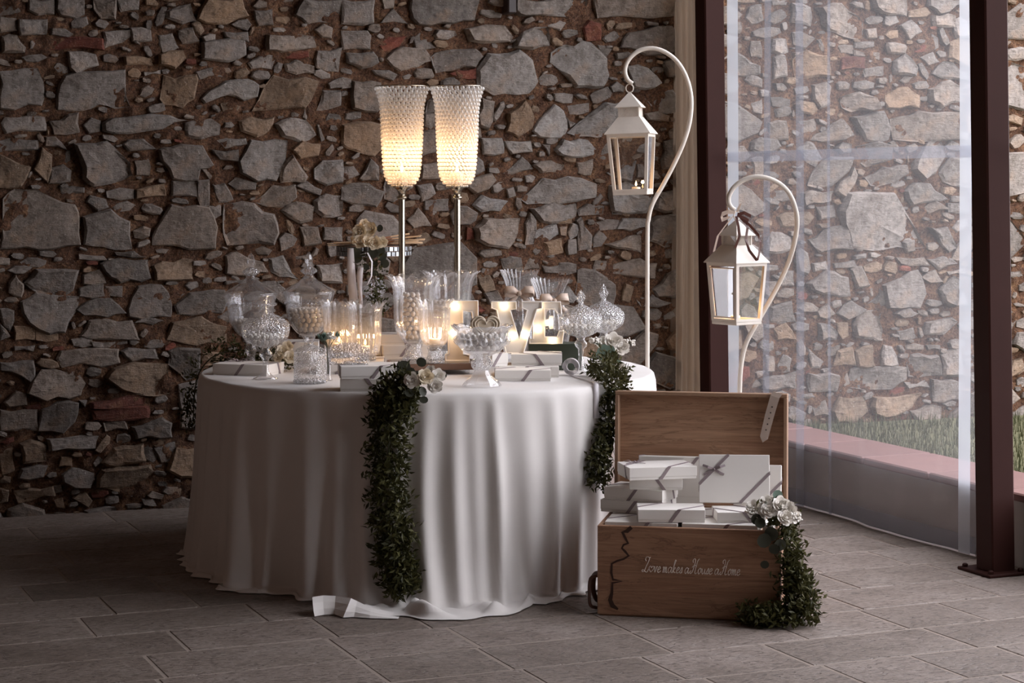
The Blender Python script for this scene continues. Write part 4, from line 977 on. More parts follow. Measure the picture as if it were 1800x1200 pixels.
# vases and goblet on the tray
V1 = [(0.020, 0.060), (0.044, 0.075), (0.068, 0.11), (0.078, 0.17), (0.079, 0.235), (0.083, 0.285), (0.094, 0.318), (0.106, 0.335)]
tall_vase('fluted_vase', spot(727, 8.07, TRZ), 0.34, V1, 'tall fluted vase of sugared almonds on the mirror tray', 'vase', 'tall scalloped vases', 12, (0.045, 0.030, 0.062))
almonds(spot(724, 8.07, TRZ), lambda z: 0.040 if z > 0.12 else 0.030, 0.078, 0.272, 84, 'white sugared almond in the tall fluted vase on the tray', 'almonds in the tall tray vase', r=0.0112)
tall_vase('fluted_vase', spot(792, 8.30), 0.36, [(r_ * 1.06, z * 1.15) for r_, z in V1], 'tall fluted vase with scalloped rim behind the letter F', 'vase', 'tall scalloped vases', 12, (0.05, 0.032, 0.070), rz=0.1)
almonds(spot(792, 8.30), prof_r([(r_ * 1.0, z * 1.15) for r_, z in V1]), 0.21, 0.275, 46, 'white sugared almond in the tall vase behind the letter F', 'almonds in the vase behind the letter F', r=0.012)
V2 = [(0.016, 0.060), (0.040, 0.074), (0.056, 0.105), (0.060, 0.16), (0.061, 0.20), (0.064, 0.228), (0.069, 0.243)]
tall_vase('fluted_goblet', spot(764, 7.915, TRZ), 0.245, V2, 'fluted goblet candle holder on a crystal stem on the tray', 'goblet', None, 12, (0.040, 0.024, 0.060))
tealight(spot(764, 7.915, TRZ + 0.078), 'lit tealight inside the fluted goblet on the tray', r=0.021, w=0.8)
# footed bowl in front
fb = empty('footed_bowl', spot(847, 7.44), 0.1, 'wide footed crystal bowl with a heart plaque inside', 'bowl')
MB().lathe(smooth_pts([(0, 0), (0.067, 0), (0.068, 0.010), (0.058, 0.022), (0.036, 0.040), (0.026, 0.062)], 3), 40, flute(10, 0.07)).build('foot', M['glass'], fb, True)
MB().lathe(smooth_pts([(0.026, 0.060), (0.037, 0.072), (0.039, 0.092), (0.030, 0.108), (0.036, 0.116)], 3), 30, flute(10, 0.10)).build('knop', M['cut'], fb, True)
prof = smooth_pts([(0.034, 0.114), (0.070, 0.132), (0.092, 0.160), (0.096, 0.190), (0.100, 0.208), (0.113, 0.226)], 5)
MB().lathe(prof + [(0.110, 0.228), (0.094, 0.208), (0.091, 0.190), (0.086, 0.162), (0.064, 0.138), (0, 0.128)], 70, lambda th, t, r, z: (1 + 0.05 * (abs(math.cos(5 * th)) - 0.6) + (0.06 * (abs(math.cos(7 * th)) - 0.5) if z > 0.212 else 0), 0.006 * (abs(math.cos(7 * th)) - 0.5) if z > 0.21 else 0)).build('bowl', M['glass'], fb, True)
mb = MB()
for k in range(10):
    a_ = 2 * math.pi * (k + 0.5) / 10; mb.ball((0.094 * math.cos(a_), 0.094 * math.sin(a_), 0.172), 0.016, 8, 6, (1, 1, 1.1))
mb.build('pressed_lobes', M['glass'], fb, True)
almonds(spot(847, 7.44), prof_r([(0.03, 0.128), (0.064, 0.14), (0.086, 0.162), (0.091, 0.195)]), 0.131, 0.196, 66, 'white sugared almond in the wide footed bowl', 'almonds in the footed bowl', r=0.0135)
# heart plaque standing among the almonds
hp = empty('heart_plaque', spot(854, 7.47, TZ + 0.188), 0.0, 'cast heart plaque with a crown of roses in the footed bowl', 'ornament', rot=(rad(-12), 0, rad(4)))
def heart(s, n=40):
    P = []
    for k in range(n):
        t = 2 * math.pi * k / n
        P.append((s * 16 * math.sin(t) ** 3 / 17, s * (13 * math.cos(t) - 5 * math.cos(2 * t) - 2 * math.cos(3 * t) - math.cos(4 * t)) / 17))
    return P
def prism(P, y0, y1, zc):
    n = len(P); V = [(x, y0, z + zc) for x, z in P] + [(x, y1, z + zc) for x, z in P]
    return V, [tuple(range(n)), tuple(range(2 * n - 1, n - 1, -1))] + [((i + 1) % n, i, n + i, n + (i + 1) % n) for i in range(n)]
MB().add(*prism(heart(0.060), -0.006, 0.008, 0.030)).build('back_plate', M['plaque'], hp)
for s_, y_ in ((0.056, -0.007), (0.044, -0.009), (0.034, -0.007)):
    MB().tube([(x, y_, z + 0.030) for x, z in heart(s_) + heart(s_)[:1]], 0.0038, 6, False).build('rim_moulding', M['plaque'], hp, True)

# ------------------------------------------------------------------ flowers
def rose_mesh(name, seed, openness=1.0):
    rr = random.Random(seed); mb = MB()
    for n, R0, H0, spread in ((3, 0.34, 0.80, 1.3), (4, 0.58, 0.78, 1.0), (5, 0.86, 0.62, 0.85), (6, 1.08 * openness, 0.40, 0.72)):
        for k in range(n):
            a0 = 2 * math.pi * (k + rr.uniform(-0.15, 0.15)) / n + R0 * 3; V = []
            for j in range(5):
                v = j / 4
                for i in range(5):
                    u = i / 2 - 1; w = spread * math.sin(math.pi * (0.12 + 0.72 * v)) ; an = a0 + u * w
                    rho = R0 * (0.22 + 0.78 * math.sin(v * math.pi / 2)) * (1 + 0.10 * (v > 0.9)) * (1 - 0.06 * u * u) + 0.06 * rr.uniform(-1, 1) * v
                    V.append((rho * math.cos(an), rho * math.sin(an), H0 * (1 - math.cos(v * 1.45)) - 0.12 * u * u * v - 0.10 * max(0, v - 0.8) + 0.1))
            mb.add(V, [(j * 5 + i, j * 5 + i + 1, (j + 1) * 5 + i + 1, (j + 1) * 5 + i) for j in range(4) for i in range(4)])
    return mesh(name, mb.v, mb.f, True)
ROSE = [rose_mesh('rose', 1), rose_mesh('rose', 2, 0.9)]
ROSEW = [rose_mesh('white_rose', 3), rose_mesh('white_rose', 4, 1.1)]
for m_ in ROSE: m_.materials.append(M['rose'])
for m_ in ROSEW: m_.materials.append(M['rose_w'])
rfl = random.Random(77)
def face_rot(d):
    return Vector(d).to_track_quat('Z', 'Y').to_euler()
def rose(parent, p, r, d, white=False, name=None):
    me = rfl.choice(ROSEW if white else ROSE); o = bpy.data.objects.new(name or ('white_rose' if white else 'cream_rose'), me); COL.objects.link(o)
    o.parent = parent; o.location = p; o.scale = (r,) * 3; o.rotation_euler = face_rot(d); return o
def leaf_geo(mb, p, d, nrm, L, w):
    d = Vector(d).normalized(); s_ = d.cross(Vector(nrm))
    if s_.length < 1e-4: s_ = d.orthogonal()
    s_.normalize(); n_ = s_.cross(d); p = Vector(p)
    mb.add([p, p + d * L * 0.45 + s_ * w / 2 + n_ * w * 0.14, p + d * L + n_ * (-0.10 * L), p + d * L * 0.45 - s_ * w / 2 + n_ * w * 0.14, p + d * L * 0.5], [(0, 1, 4), (1, 2, 4), (2, 3, 4), (3, 0, 4)])
def rvec(): return Vector((rfl.gauss(0, 1), rfl.gauss(0, 1), rfl.gauss(0, 1))).normalized()
def foliage(parent, path, rads, n, L, w, mat='leaf', droop=0.6, name='foliage', push=Vector((0, 0, 0)), solid=None):
    "many small pointed leaves on short sprigs along a path"
    P = smooth_pts([tuple(p) for p in path], 6); Rr = np.interp(np.linspace(0, 1, len(P)), np.linspace(0, 1, len(rads)), rads)
    mb = MB(); st = MB(); st.tube(P, 0.003, 5)
    k = 0; tries = 0
    while k < n and tries < 12 * n:
        tries += 1; i = rfl.randrange(len(P) - 1); t = rfl.random(); c = Vector(P[i]).lerp(Vector(P[i + 1]), t); ax = (Vector(P[i + 1]) - Vector(P[i])).normalized()
        o = rvec(); o = (o - ax * o.dot(ax)); r_ = Rr[i] * math.sqrt(rfl.random())
        if o.length < 0.1: continue
        o = o.normalized() * r_; base = c + o + push * r_
        d = (o.normalized() * 0.7 + ax * droop + rvec() * 0.55).normalized()
        for q in range(5):                                        # sprig of five leaves
            q_ = base + d * (q * L * 0.42)
            side = d.cross(rvec()).normalized() * (1 if q % 2 else -1)
            ld_ = d * 0.6 + side; Ll = L * rfl.uniform(0.75, 1.15)
            if solid and (solid(q_) or solid(q_ + ld_.normalized() * Ll) or solid(q_ + ld_.normalized() * Ll * 0.5)): continue
            leaf_geo(mb, q_, ld_, o + rvec() * 0.4, Ll, w * rfl.uniform(0.8, 1.2)); k += 1
    st.build('vine', M['stem'], parent); return tag(mb.build(name, M[mat], parent), kind='stuff')
def round_leaf(parent, p, d, nrm, r, mat='euca', name='eucalyptus_leaf'):
    d = Vector(d).normalized(); s_ = d.cross(Vector(nrm)).normalized(); n_ = s_.cross(d); mb = MB(); p = Vector(p)
    V = [p + d * r]; n = 10
    for k in range(n):
        a_ = 2 * math.pi * k / n; V.append(p + d * (r - r * math.cos(a_) * 1.0) + s_ * (r * 0.95 * math.sin(a_)) + n_ * 0.18 * r)
    mb.add(V, [(0, 1 + k, 1 + (k + 1) % n) for k in range(n)]); return mb.build(name, M[mat], parent, True)
def gyps(parent, c, R_, n, name='gypsophila'):
    mb = MB(); st = MB(); c = Vector(c)
    for k in range(n):
        v = rvec(); v.z = abs(v.z) * 0.8; p = c + v * R_ * rfl.uniform(0.55, 1.0); mb.ball(p, rfl.uniform(0.0032, 0.0052), 5, 4); st.tube([c, p], 0.0005, 3, False)
    st.build('fine_stems', M['stem'], parent); return tag(mb.build(name, M['rose_w'], parent, True), kind='stuff')
def on_cloth(xp, yp, out=0.03):
    "point hanging just in front of the cloth, found from its pixel"
    Y = 7.2
    for _ in range(12):
        v = px(xp, yp, Y); q = max(0.0, min(1.0, (TZ - v.z) / TZ)); r_ = cloth_r(phi_of(v), q) + out - 0.006
        dx = max(-r_ * 0.98, min(r_ * 0.98, v.x - TC.x)); Y = TC.y - math.sqrt(r_ * r_ - dx * dx)
    return px(xp, yp, Y)
TRK_YAW = rad(-11); TRK = flr(1044, 1081) + Vector((0.012, 0, 0)); TRK_W, TRK_D, TRK_H = 0.635, 0.42, 0.315
def in_cloth(v):
    "inside the table, its cloth, or the two stacked boxes by the front garland"
    if v.z < TZ + 0.002 and (v - TC).to_2d().length < cloth_r(phi_of(v), max(0.0, min(1.0, (TZ - v.z) / TZ))): return True
    return abs(v.x + 0.502) < 0.131 and 7.235 < v.y < 7.425 and v.z < TZ + 0.094
def in_box(v, c, yaw, hw, hd, zt):
    u = Matrix.Rotation(-rad(yaw), 3, 'Z') @ (Vector(v) - c)
    return abs(u.x) < hw and abs(u.y) < hd and v.z < zt
def in_left(v): return in_cloth(v) or in_box(v, spot(437, 7.93), -18, 0.121, 0.086, TZ + 0.047) or in_box(v, spot(506, 8.47), -3, 0.128, 0.092, TZ + 0.091)
def in_right(v): return in_cloth(v) or in_trunk(v) or in_box(v, spot(1004, 7.86), -8, 0.038, 0.022, TZ + 0.072)
def in_trunk(v):
    "inside the trunk, its lid or the boxes in it"
    u = Matrix.Rotation(-TRK_YAW, 3, 'Z') @ (Vector(v) - TRK)
    if v.z < 0.002: return True
    if -0.003 < u.x < TRK_W + 0.003 and -0.003 < u.y < TRK_D + 0.003 and u.z < TRK_H + 0.012: return True
    if 0.02 < u.x < 0.578 and 0.02 < u.y < TRK_D and u.z < 0.366: return True
    return -0.004 < u.x < TRK_W + 0.004 and TRK_D - 0.012 < u.y < TRK_D + 0.105 and u.z > TRK_H - 0.02 and u.z < 0.76
# garland hanging down the front of the cloth
g1 = empty('leaf_garland', (0, 0, 0), 0, 'dark ruscus garland with cream roses hanging down the front of the cloth', 'garland')
pth = [px(728, 668, 7.17), px(708, 680, 7.14)] + [on_cloth(x, y) for x, y in ((692, 705), (684, 770), (683, 850), (690, 920), (697, 985), (708, 1030))]
foliage(g1, pth, [0.028, 0.042, 0.044, 0.040, 0.038, 0.043, 0.040, 0.010], 4200, 0.032, 0.0115, solid=in_cloth)
for x, y, Y, r_, wh in ((725, 668, 7.075, 0.024, True), (747, 663, 7.08, 0.027, False), (770, 660, 7.12, 0.021, True), (764, 678, 7.08, 0.022, True), (757, 652, 7.14, 0.018, True)):
    rose(g1, px(x, y, Y), r_, (rfl.uniform(-0.3, 0.3), -1, rfl.uniform(0.1, 0.6)), wh)
for x, y, Y, r_ in ((722, 646, 7.12, 0.026), (742, 644, 7.15, 0.020), (748, 694, 7.075, 0.018), (728, 690, 7.07, 0.017), (738, 700, 7.07, 0.016), (712, 655, 7.10, 0.020), (782, 655, 7.17, 0.012)):
    v = rvec(); v.y = -abs(v.y) * 0.3; round_leaf(g1, px(x, y, Y), v, Vector((0, -1, 0.4)) + rvec() * 0.3, r_, 'darkleaf', 'dark_leaf')
gyps(g1, px(690, 668, 7.1), 0.03, 9)
# garland at the right
g2 = empty('leaf_garland', (0, 0, 0), 0, 'trailing green garland with eucalyptus and white blooms beside the lidded dishes', 'garland')
pth = [spot(1052, 7.88, TZ + 0.045), spot(1072, 7.62, TZ + 0.035)] + [on_cloth(x, y, 0.035) for x, y in ((1082, 672), (1078, 710), (1066, 760), (1056, 800), (1049, 842))]
foliage(g2, pth, [0.036, 0.034, 0.026, 0.020, 0.026, 0.026, 0.010], 2000, 0.027, 0.0105, solid=in_right)
for x, y, Y, r_ in ((1063, 618, 7.80, 0.022), (1072, 612, 7.82, 0.022), (1060, 632, 7.78, 0.020), (1080, 634, 7.72, 0.018), (1050, 622, 7.84, 0.018)):
    v = rvec(); v.y *= 0.3; round_leaf(g2, px(x, y, Y), v, Vector((0.2, -1, 0.3)) + rvec() * 0.25, r_)
for x, y, Y, r_ in ((1078, 600, 7.93, 0.030), (1092, 612, 7.93, 0.026), (1090, 650, 7.66, 0.024), (1060, 604, 7.93, 0.024)):
    rose(g2, px(x, y, Y), r_, (0.2, -1, 0.5), True)
gyps(g2, px(1104, 606, 7.95), 0.036, 46); gyps(g2, px(1046, 604, 7.92), 0.034, 40)
# garland at the far left edge
g3 = empty('leaf_garland', (0, 0, 0), 0, 'dark leafy garland with cream roses trailing over the shaded end of the table', 'garland')
pth = [spot(515, 7.97, TZ + 0.028), spot(490, 8.14, TZ + 0.030), spot(478, 8.30, TZ + 0.036), spot(428, 8.36, TZ + 0.056), spot(380, 8.33, TZ + 0.04), px(350, 655, 8.36), px(341, 700, 8.36), px(340, 740, 8.34)]
foliage(g3, pth, [0.022, 0.016, 0.026, 0.044, 0.038, 0.030, 0.026, 0.012], 900, 0.026, 0.010, solid=in_left)
for x, y, Y, r_ in ((497, 618, 7.96, 0.026), (510, 628, 7.93, 0.024), (505, 610, 8.0, 0.022), (488, 628, 7.95, 0.02)):
    rose(g3, px(x, y, Y), r_, (0.2, -1, 0.3))

# ------------------------------------------------------------------ smaller table things
# diamond cut cylinder jar with lid
cj = empty('cut_jar', spot(545, 7.56), 0, 'squat diamond cut glass jar with knobbed lid at the table edge', 'jar')
def diamond(n, m_, a):
    return lambda th, t, r, z: (1 + a * (abs(math.sin(n * th / 2 + z * m_)) + abs(math.sin(n * th / 2 - z * m_)) - 1.2), 0)
MB().lathe([(0, 0.002), (0.055, 0.002), (0.060, 0.006)] + [(0.0605, 0.006 + 0.112 * k / 24) for k in range(25)], 72, diamond(18, 130, 0.035)).build('body', M['cut'], cj, True)
mb = MB()
for k in range(26):
    a_ = 2 * math.pi * k / 26; mb.ball((0.058 * math.cos(a_), 0.058 * math.sin(a_), 0.007), 0.0068, 6, 5)
mb.build('beaded_foot', M['cut'], cj, True)
ld = MB().lathe(smooth_pts([(0.061, 0.118), (0.059, 0.124), (0.035, 0.138), (0.012, 0.146), (0.009, 0.150)], 4), 48, flute(20, 0.05)).build('lid', M['cut'], cj, True)
MB().lathe([(0.009, 0.149), (0.017, 0.160), (0.019, 0.172), (0.010, 0.186), (0, 0.194)], 10).build('finial', M['glass'], ld)
# low diamond cut dish on the stacked boxes
cd = empty('cut_dish', spot(613, 7.345, TZ + 0.092), rad(4), 'low rectangular diamond cut glass dish on the stacked gift boxes', 'dish')
V, Fc = [], []; per = []
W2, D2 = 0.074, 0.045
nn = 22
for k in range(nn): per.append((-W2 + 2 * W2 * k / nn, -D2))
for k in range(14): per.append((W2, -D2 + 2 * D2 * k / 14))
for k in range(nn): per.append((W2 - 2 * W2 * k / nn, D2))
for k in range(14): per.append((-W2, D2 - 2 * D2 * k / 14))
n = len(per)
for j in range(9):
    z = 0.052 * j / 8
    for k, (x, y) in enumerate(per):
        s_ = 1 + 0.03 * ((k + j) % 2) ; V.append((x * s_ * (0.94 + 0.06 * j / 8), y * s_ * (0.94 + 0.06 * j / 8), z))
for j in range(8):
    for k in range(n): m_ = (k + 1) % n; Fc.append((j * n + k, j * n + m_, j * n + n + m_, j * n + n + k))
mb = MB().add(V, Fc); mb.box(-W2 * 0.93, W2 * 0.93, -D2 * 0.93, D2 * 0.93, 0.0, 0.006); mb.build('body', M['cut'], cd)
MB().add([(-W2, -D2, 0.053), (W2, -D2, 0.053), (W2, D2, 0.053), (-W2, D2, 0.053), (-W2 * 0.4, 0, 0.078), (W2 * 0.4, 0, 0.078)], [(0, 1, 5, 4), (2, 3, 4, 5), (1, 2, 5), (3, 0, 4), (3, 2, 1, 0)]).build('lid', M['cut'], cd)
# bud vase with green tulips
bv = empty('bud_vase', spot(577, 7.66), 0, 'slim glass bud vase holding a green and white bloom', 'vase')
MB().lathe([(0, 0.0), (0.016, 0), (0.016, 0.006), (0.010, 0.012), (0.011, 0.08), (0.014, 0.118), (0.0165, 0.128), (0.0145, 0.128), (0.0095, 0.08), (0.0088, 0.020), (0, 0.018)], 20).build('tube', M['glass'], bv, True)
bl = empty('bloom_sprig', spot(577, 7.66, TZ + 0.07), 0, 'green and white bloom sprig standing in the slim bud vase', 'flower')
mb = MB(); st = MB()
for k in range(9):
    a_ = rfl.uniform(0, 6.28); t = rfl.uniform(0.010, 0.030); p = Vector((t * math.cos(a_), t * math.sin(a_), rfl.uniform(0.074, 0.098))); st.tube([(p.x * 0.1, p.y * 0.1, -0.045), (p.x * 0.15, p.y * 0.15, 0.03), (p.x * 0.25, p.y * 0.25, 0.062), p], 0.0016, 5)
    for q in range(6): leaf_geo(mb, p, Vector((p.x * 8, p.y * 8, 1)) + rvec() * 0.7, rvec(), 0.026, 0.012)
st.build('sprig_stem', M['stem'], bl); tag(mb.build('sprig_leaves', M['euca'], bl), kind='stuff')
for k in range(5): rose(bl, (rfl.uniform(-0.018, 0.018), rfl.uniform(-0.018, 0.010), rfl.uniform(0.085, 0.105)), 0.013, (rfl.uniform(-0.4, 0.4), -0.4, 1), True, 'bud')
# two narrow waisted vases tied with bows
def waist_vase(xp, Y, H, label, rz=0.0):
    root = empty('pleated_vase', spot(xp, Y), rz, label, 'vase', 'pleated vases tied with bows')
    P = smooth_pts([(0.0, 0.0), (0.052, 0.0), (0.060, 0.02), (0.080, H * 0.30), (0.083, H * 0.46), (0.072, H * 0.60), (0.055, H * 0.72), (0.053, H * 0.78), (0.062, H * 0.88), (0.084, H)], 4)
    def pleat(th, t, r, z): return (1 + 0.045 * math.cos(26 * th), 0.004 * math.cos(26 * th) * (z > H * 0.97))
    MB().lathe(P, 130, pleat).build('bowl', M['glass'], root, True)
    mb = MB(); zc = H * 0.75
    mb.tube([(0.057 * math.cos(a_), 0.057 * math.sin(a_), zc) for a_ in [2 * math.pi * k / 24 for k in range(25)]], 0.006, 6, False)
    c = Vector((0.0, -0.060, zc))
    for sg_ in (-1, 1):
        mb.strip([c, c + Vector((sg_ * 0.025, -0.018, 0.018)), c + Vector((sg_ * 0.058, -0.012, 0.016)), c + Vector((sg_ * 0.064, -0.006, 0.000)), c + Vector((sg_ * 0.035, -0.012, -0.008)), c], Vector((0, 0.5, 1)), [0.012, 0.03, 0.034, 0.030, 0.024, 0.012], 0.0005)
        mb.strip([c, c + Vector((sg_ * 0.02, -0.012, -0.02)), c + Vector((sg_ * 0.045, -0.008, -0.040)), c + Vector((sg_ * 0.055, -0.016, -0.075))], Vector((1, 0, sg_ * 0.4)), [0.010, 0.020, 0.024, 0.026], 0.0005)
    mb.ball(c + Vector((0, -0.008, 0)), 0.011, 8, 6); mb.build('bow', M['ribbon_beige'], root, True)
    return root
waist_vase(913, 8.54, 0.386, 'taller pleated glass vase with beige bow behind the letter V')
waist_vase(966, 8.36, 0.357, 'shorter pleated glass vase with beige bow behind the letter E', 0.3)
# marquee letters
def letter(name, poly, bulbs, loc, rz, H, label, holes=()):
    "poly in letter units (0..1 wide-ish, 0..1 high); face, raised rim, bulbs"
    root = empty(name, loc, rz, label, 'letter', 'lit marquee letters')
    P = [(x * H, z * H) for x, z in poly]
    V, Fc = prism(P, -0.012, 0.022, 0); MB().add(V, Fc).build('face', M['letter'], root)
    MB().tube([(x, -0.016, z) for x, z in P + P[:1]], 0.0034, 4, False).build('rim', M['letter'], root)
    for x, z in bulbs:
        b = MB().ball((x * H, -0.024, z * H), 0.0088, 10, 8).build('bulb', M['bulb'], root, True)
    return root
F_POLY = [(0, 0), (0.40, 0), (0.40, 0.09), (0.29, 0.11), (0.29, 0.42), (0.44, 0.44), (0.44, 0.56), (0.29, 0.58), (0.29, 0.84), (0.44, 0.82), (0.46, 0.70), (0.54, 0.70), (0.54, 1.0), (0, 1.0), (0, 0.90), (0.05, 0.88), (0.05, 0.12), (0, 0.10)]
V_POLY = [(0.28, 0), (0.62, 0), (0.88, 0.86), (0.98, 0.88), (0.98, 1.0), (0.60, 1.0), (0.60, 0.88), (0.70, 0.84), (0.54, 0.27), (0.36, 0.84), (0.48, 0.86), (0.48, 1.0), (0, 1.0), (0, 0.88), (0.10, 0.84)]
E_POLY = [(0, 0), (0.78, 0), (0.82, 0.30), (0.72, 0.30), (0.66, 0.16), (0.36, 0.16), (0.36, 0.42), (0.46, 0.44), (0.48, 0.36), (0.56, 0.36), (0.56, 0.66), (0.48, 0.66), (0.46, 0.58), (0.36, 0.57), (0.36, 0.84), (0.60, 0.84), (0.68, 0.72), (0.76, 0.72), (0.74, 1.0), (0, 1.0), (0, 0.90), (0.08, 0.88), (0.08, 0.12), (0, 0.10)]
letter('letter_f', F_POLY, [(0.16, 0.91), (0.15, 0.46)], spot(783, 7.99, TRZ) + Vector((0, 0.04, 0)), 0.0, 0.240, 'white lit marquee letter F standing on the mirror tray')
letter('letter_v', V_POLY, [(0.24, 0.92), (0.42, 0.34), (0.66, 0.36)], spot(864, 7.90, TZ + 0.086), 0.0, 0.203, 'white lit marquee letter V standing on the stacked gift boxes')
letter('letter_e', E_POLY, [(0.2, 0.91), (0.2, 0.36), (0.48, 0.52), (0.55, 0.08)], spot(931, 8.10, TZ + 0.107), 0.0, 0.169, 'white lit marquee letter E standing on the dark green album')
# roll of ribbon with its loose tail over the table edge
rl = empty('ribbon_roll', spot(1004, 7.86), rad(-8), 'roll of white satin ribbon with a tail over the table edge', 'ribbon')
mb = MB()
P = []
for k in range(90):
    a_ = k * 0.32; r_ = 0.016 + 0.0002 * k; P.append((r_ * math.cos(a_), 0, 0.0345 + r_ * math.sin(a_)))
mb.strip(P, Vector((0, 1, 0)), 0.036, 0.0006); mb.build('roll', M['ribbon_white'], rl, True)
o0 = Vector(rl.location); Rm = Matrix.Rotation(rad(8), 3, 'Z')
tail = [spot(1003, 7.85, TZ + 0.002), spot(1017, 7.74, TZ + 0.004), spot(1035, 7.62, TZ + 0.005), spot(1045, 7.54, TZ + 0.006)]
edge = [on_cloth(1048, y, 0.012) for y in (676, 690, 710, 735)]
sides = [Vector((0.5, 0.85, 0))] * 3 + [Vector((0.9, 0.3, 0))] + [Vector((1, 0.4, 0))] * 4
MB().strip([Rm @ (p - o0) for p in tail + edge], [Rm @ s_ for s_ in sides], 0.020, 0.0006).build('tail', M['ribbon_white'], rl, True)

# tall mirrored cake stand with bouquet and paper fans
cs = empty('cake_stand', spot(657, 8.68), 0, 'tall crystal cake stand with a mirror tiled rim', 'stand')
MB().lathe(smooth_pts([(0, 0), (0.085, 0), (0.082, 0.012), (0.030, 0.030), (0.016, 0.06), (0.022, 0.09)], 3), 28, flute(10, 0.06)).build('foot', M['glass'], cs, True)
MB().lathe(smooth_pts([(0.022, 0.088), (0.012, 0.13), (0.02, 0.18), (0.014, 0.22), (0.018, 0.25)], 3), 20).build('stem', M['glass'], cs, True)
MB().ball((0, 0, 0.300), 0.052, 10, 7).build('crystal_ball', M['cut'], cs)
MB().lathe([(0.012, 0.34), (0.014, 0.39), (0.05, 0.435), (0.158, 0.442), (0.158, 0.487), (0.0, 0.490)], 48).build('plate', M['tray_edge'], cs)
tl = MB().bevbox(-0.0098, 0.0098, -0.003, 0.003, -0.0098, 0.0098, 0.0015); TME = mesh('mirror_tile', tl.v, tl.f); TME.materials.append(M['mirror'])
for row in range(2):
    for k in range(46):
        a_ = 2 * math.pi * (k + 0.5 * row) / 46; o = bpy.data.objects.new('mirror_tile', TME); COL.objects.link(o); o.parent = cs
        o.location = (0.1605 * math.cos(a_), 0.1605 * math.sin(a_), 0.454 + 0.0215 * row); o.rotation_euler = (0, 0, a_ + math.pi / 2)
def fan(loc, yaw, L, label, tilt=0.0):
    root = empty('paper_fan', loc, yaw, label, 'fan', 'folded paper fans on the cake stand', rot=(0, tilt, yaw))
    for k in range(5):
        a_ = rad((k - 2) * 3.2)
        m_ = Matrix.Rotation(a_, 4, 'Z')
        MB().box(0, L * 0.60, -0.004, 0.004, 0.0012 * k, 0.0012 * k + 0.001, m_).build('rib', M['fan_stick'], root)
        MB().box(L * 0.45, L, -0.0075, 0.0075, 0.0012 * k, 0.0012 * k + 0.0011, m_).build('leaf_fold', M['fan'], root)
    return root
fz = TZ + 0.491
for k, (x, Y, z, yw, L, tl_) in enumerate(((640, 8.65, 0.000, 4, 0.255, -0.02), (650, 8.62, 0.007, -2, 0.24, -0.06), (655, 8.68, 0.007, 9, 0.20, -0.03), (648, 8.60, 0.014, -6, 0.23, -0.10), (690, 8.63, 0.0, 181, 0.28, 0.02), (668, 8.67, 0.007, 176, 0.23, 0.03), (676, 8.61, 0.014, 186, 0.22, 0.03), (660, 8.65, 0.021, 3, 0.15, -0.16))):
    fan(Vector(((x - CXP) / F_PX * Y, Y, fz + z)), rad(yw), L, 'folded paper fan on the cake stand pointing towards the ' + ('second candle stand' if abs(yw) < 90 else 'tall candy jars'), tl_)
bq = empty('bouquet', px(648, 420, 8.49), 0, 'cream rose bouquet with hanging ribbons tied to the cake stand', 'bouquet')
B0 = Vector(bq.location)
for x, y, Y, r_ in ((633, 407, 8.47, 0.028), (651, 403, 8.48, 0.028), (634, 425, 8.44, 0.024), (645, 425, 8.43, 0.022), (659, 427, 8.43, 0.024), (671, 426, 8.46, 0.020), (625, 420, 8.49, 0.022), (640, 394, 8.50, 0.018)):
    rose(bq, px(x, y, Y) - B0, r_ * 1.12, (rfl.uniform(-0.4, 0.4), -1, rfl.uniform(-0.1, 0.3)))
for x, y, r_ in ((620, 450, 0.026), (635, 447, 0.026), (650, 444, 0.024), (668, 448, 0.022), (672, 462, 0.020), (672, 402, 0.016), (655, 468, 0.016), (660, 480, 0.014), (645, 470, 0.014), (663, 440, 0.020)):
    v = rvec(); v.y *= 0.3; v.z = -abs(v.z); round_leaf(bq, px(x, y - 6, 8.46) - B0, v, Vector((0, -1, 0.2)) + rvec() * 0.3, r_, 'darkleaf', 'dark_leaf')
foliage(bq, [px(652, 445, 8.49) - B0, px(658, 480, 8.47) - B0, px(663, 515, 8.47) - B0, px(668, 550, 8.47) - B0], [0.03, 0.026, 0.022, 0.018], 320, 0.022, 0.010, 'leaf')
mb = MB()
mb.strip([px(x, y, 8.45) - B0 for x, y in ((616, 436), (617, 470), (619, 500), (622, 532))], Vector((1, 0.1, 0)), [0.026, 0.034, 0.036, 0.038], 0.0005)
mb.strip([px(x, y, 8.44) - B0 for x, y in ((634, 470), (632, 485), (633, 510), (635, 540))], Vector((1, 0.2, 0)), [0.024, 0.026, 0.016, 0.016], 0.0005)
mb.strip([px(x, y, Y) - B0 for x, y, Y in ((634, 447, 8.44), (646, 444, 8.42), (654, 460, 8.41), (653, 485, 8.41), (646, 500, 8.42), (638, 503, 8.44))], Vector((0.3, 1, 0)), 0.016, 0.0005)
mb.build('ribbon_tails', M['ribbon_white'], bq, True)

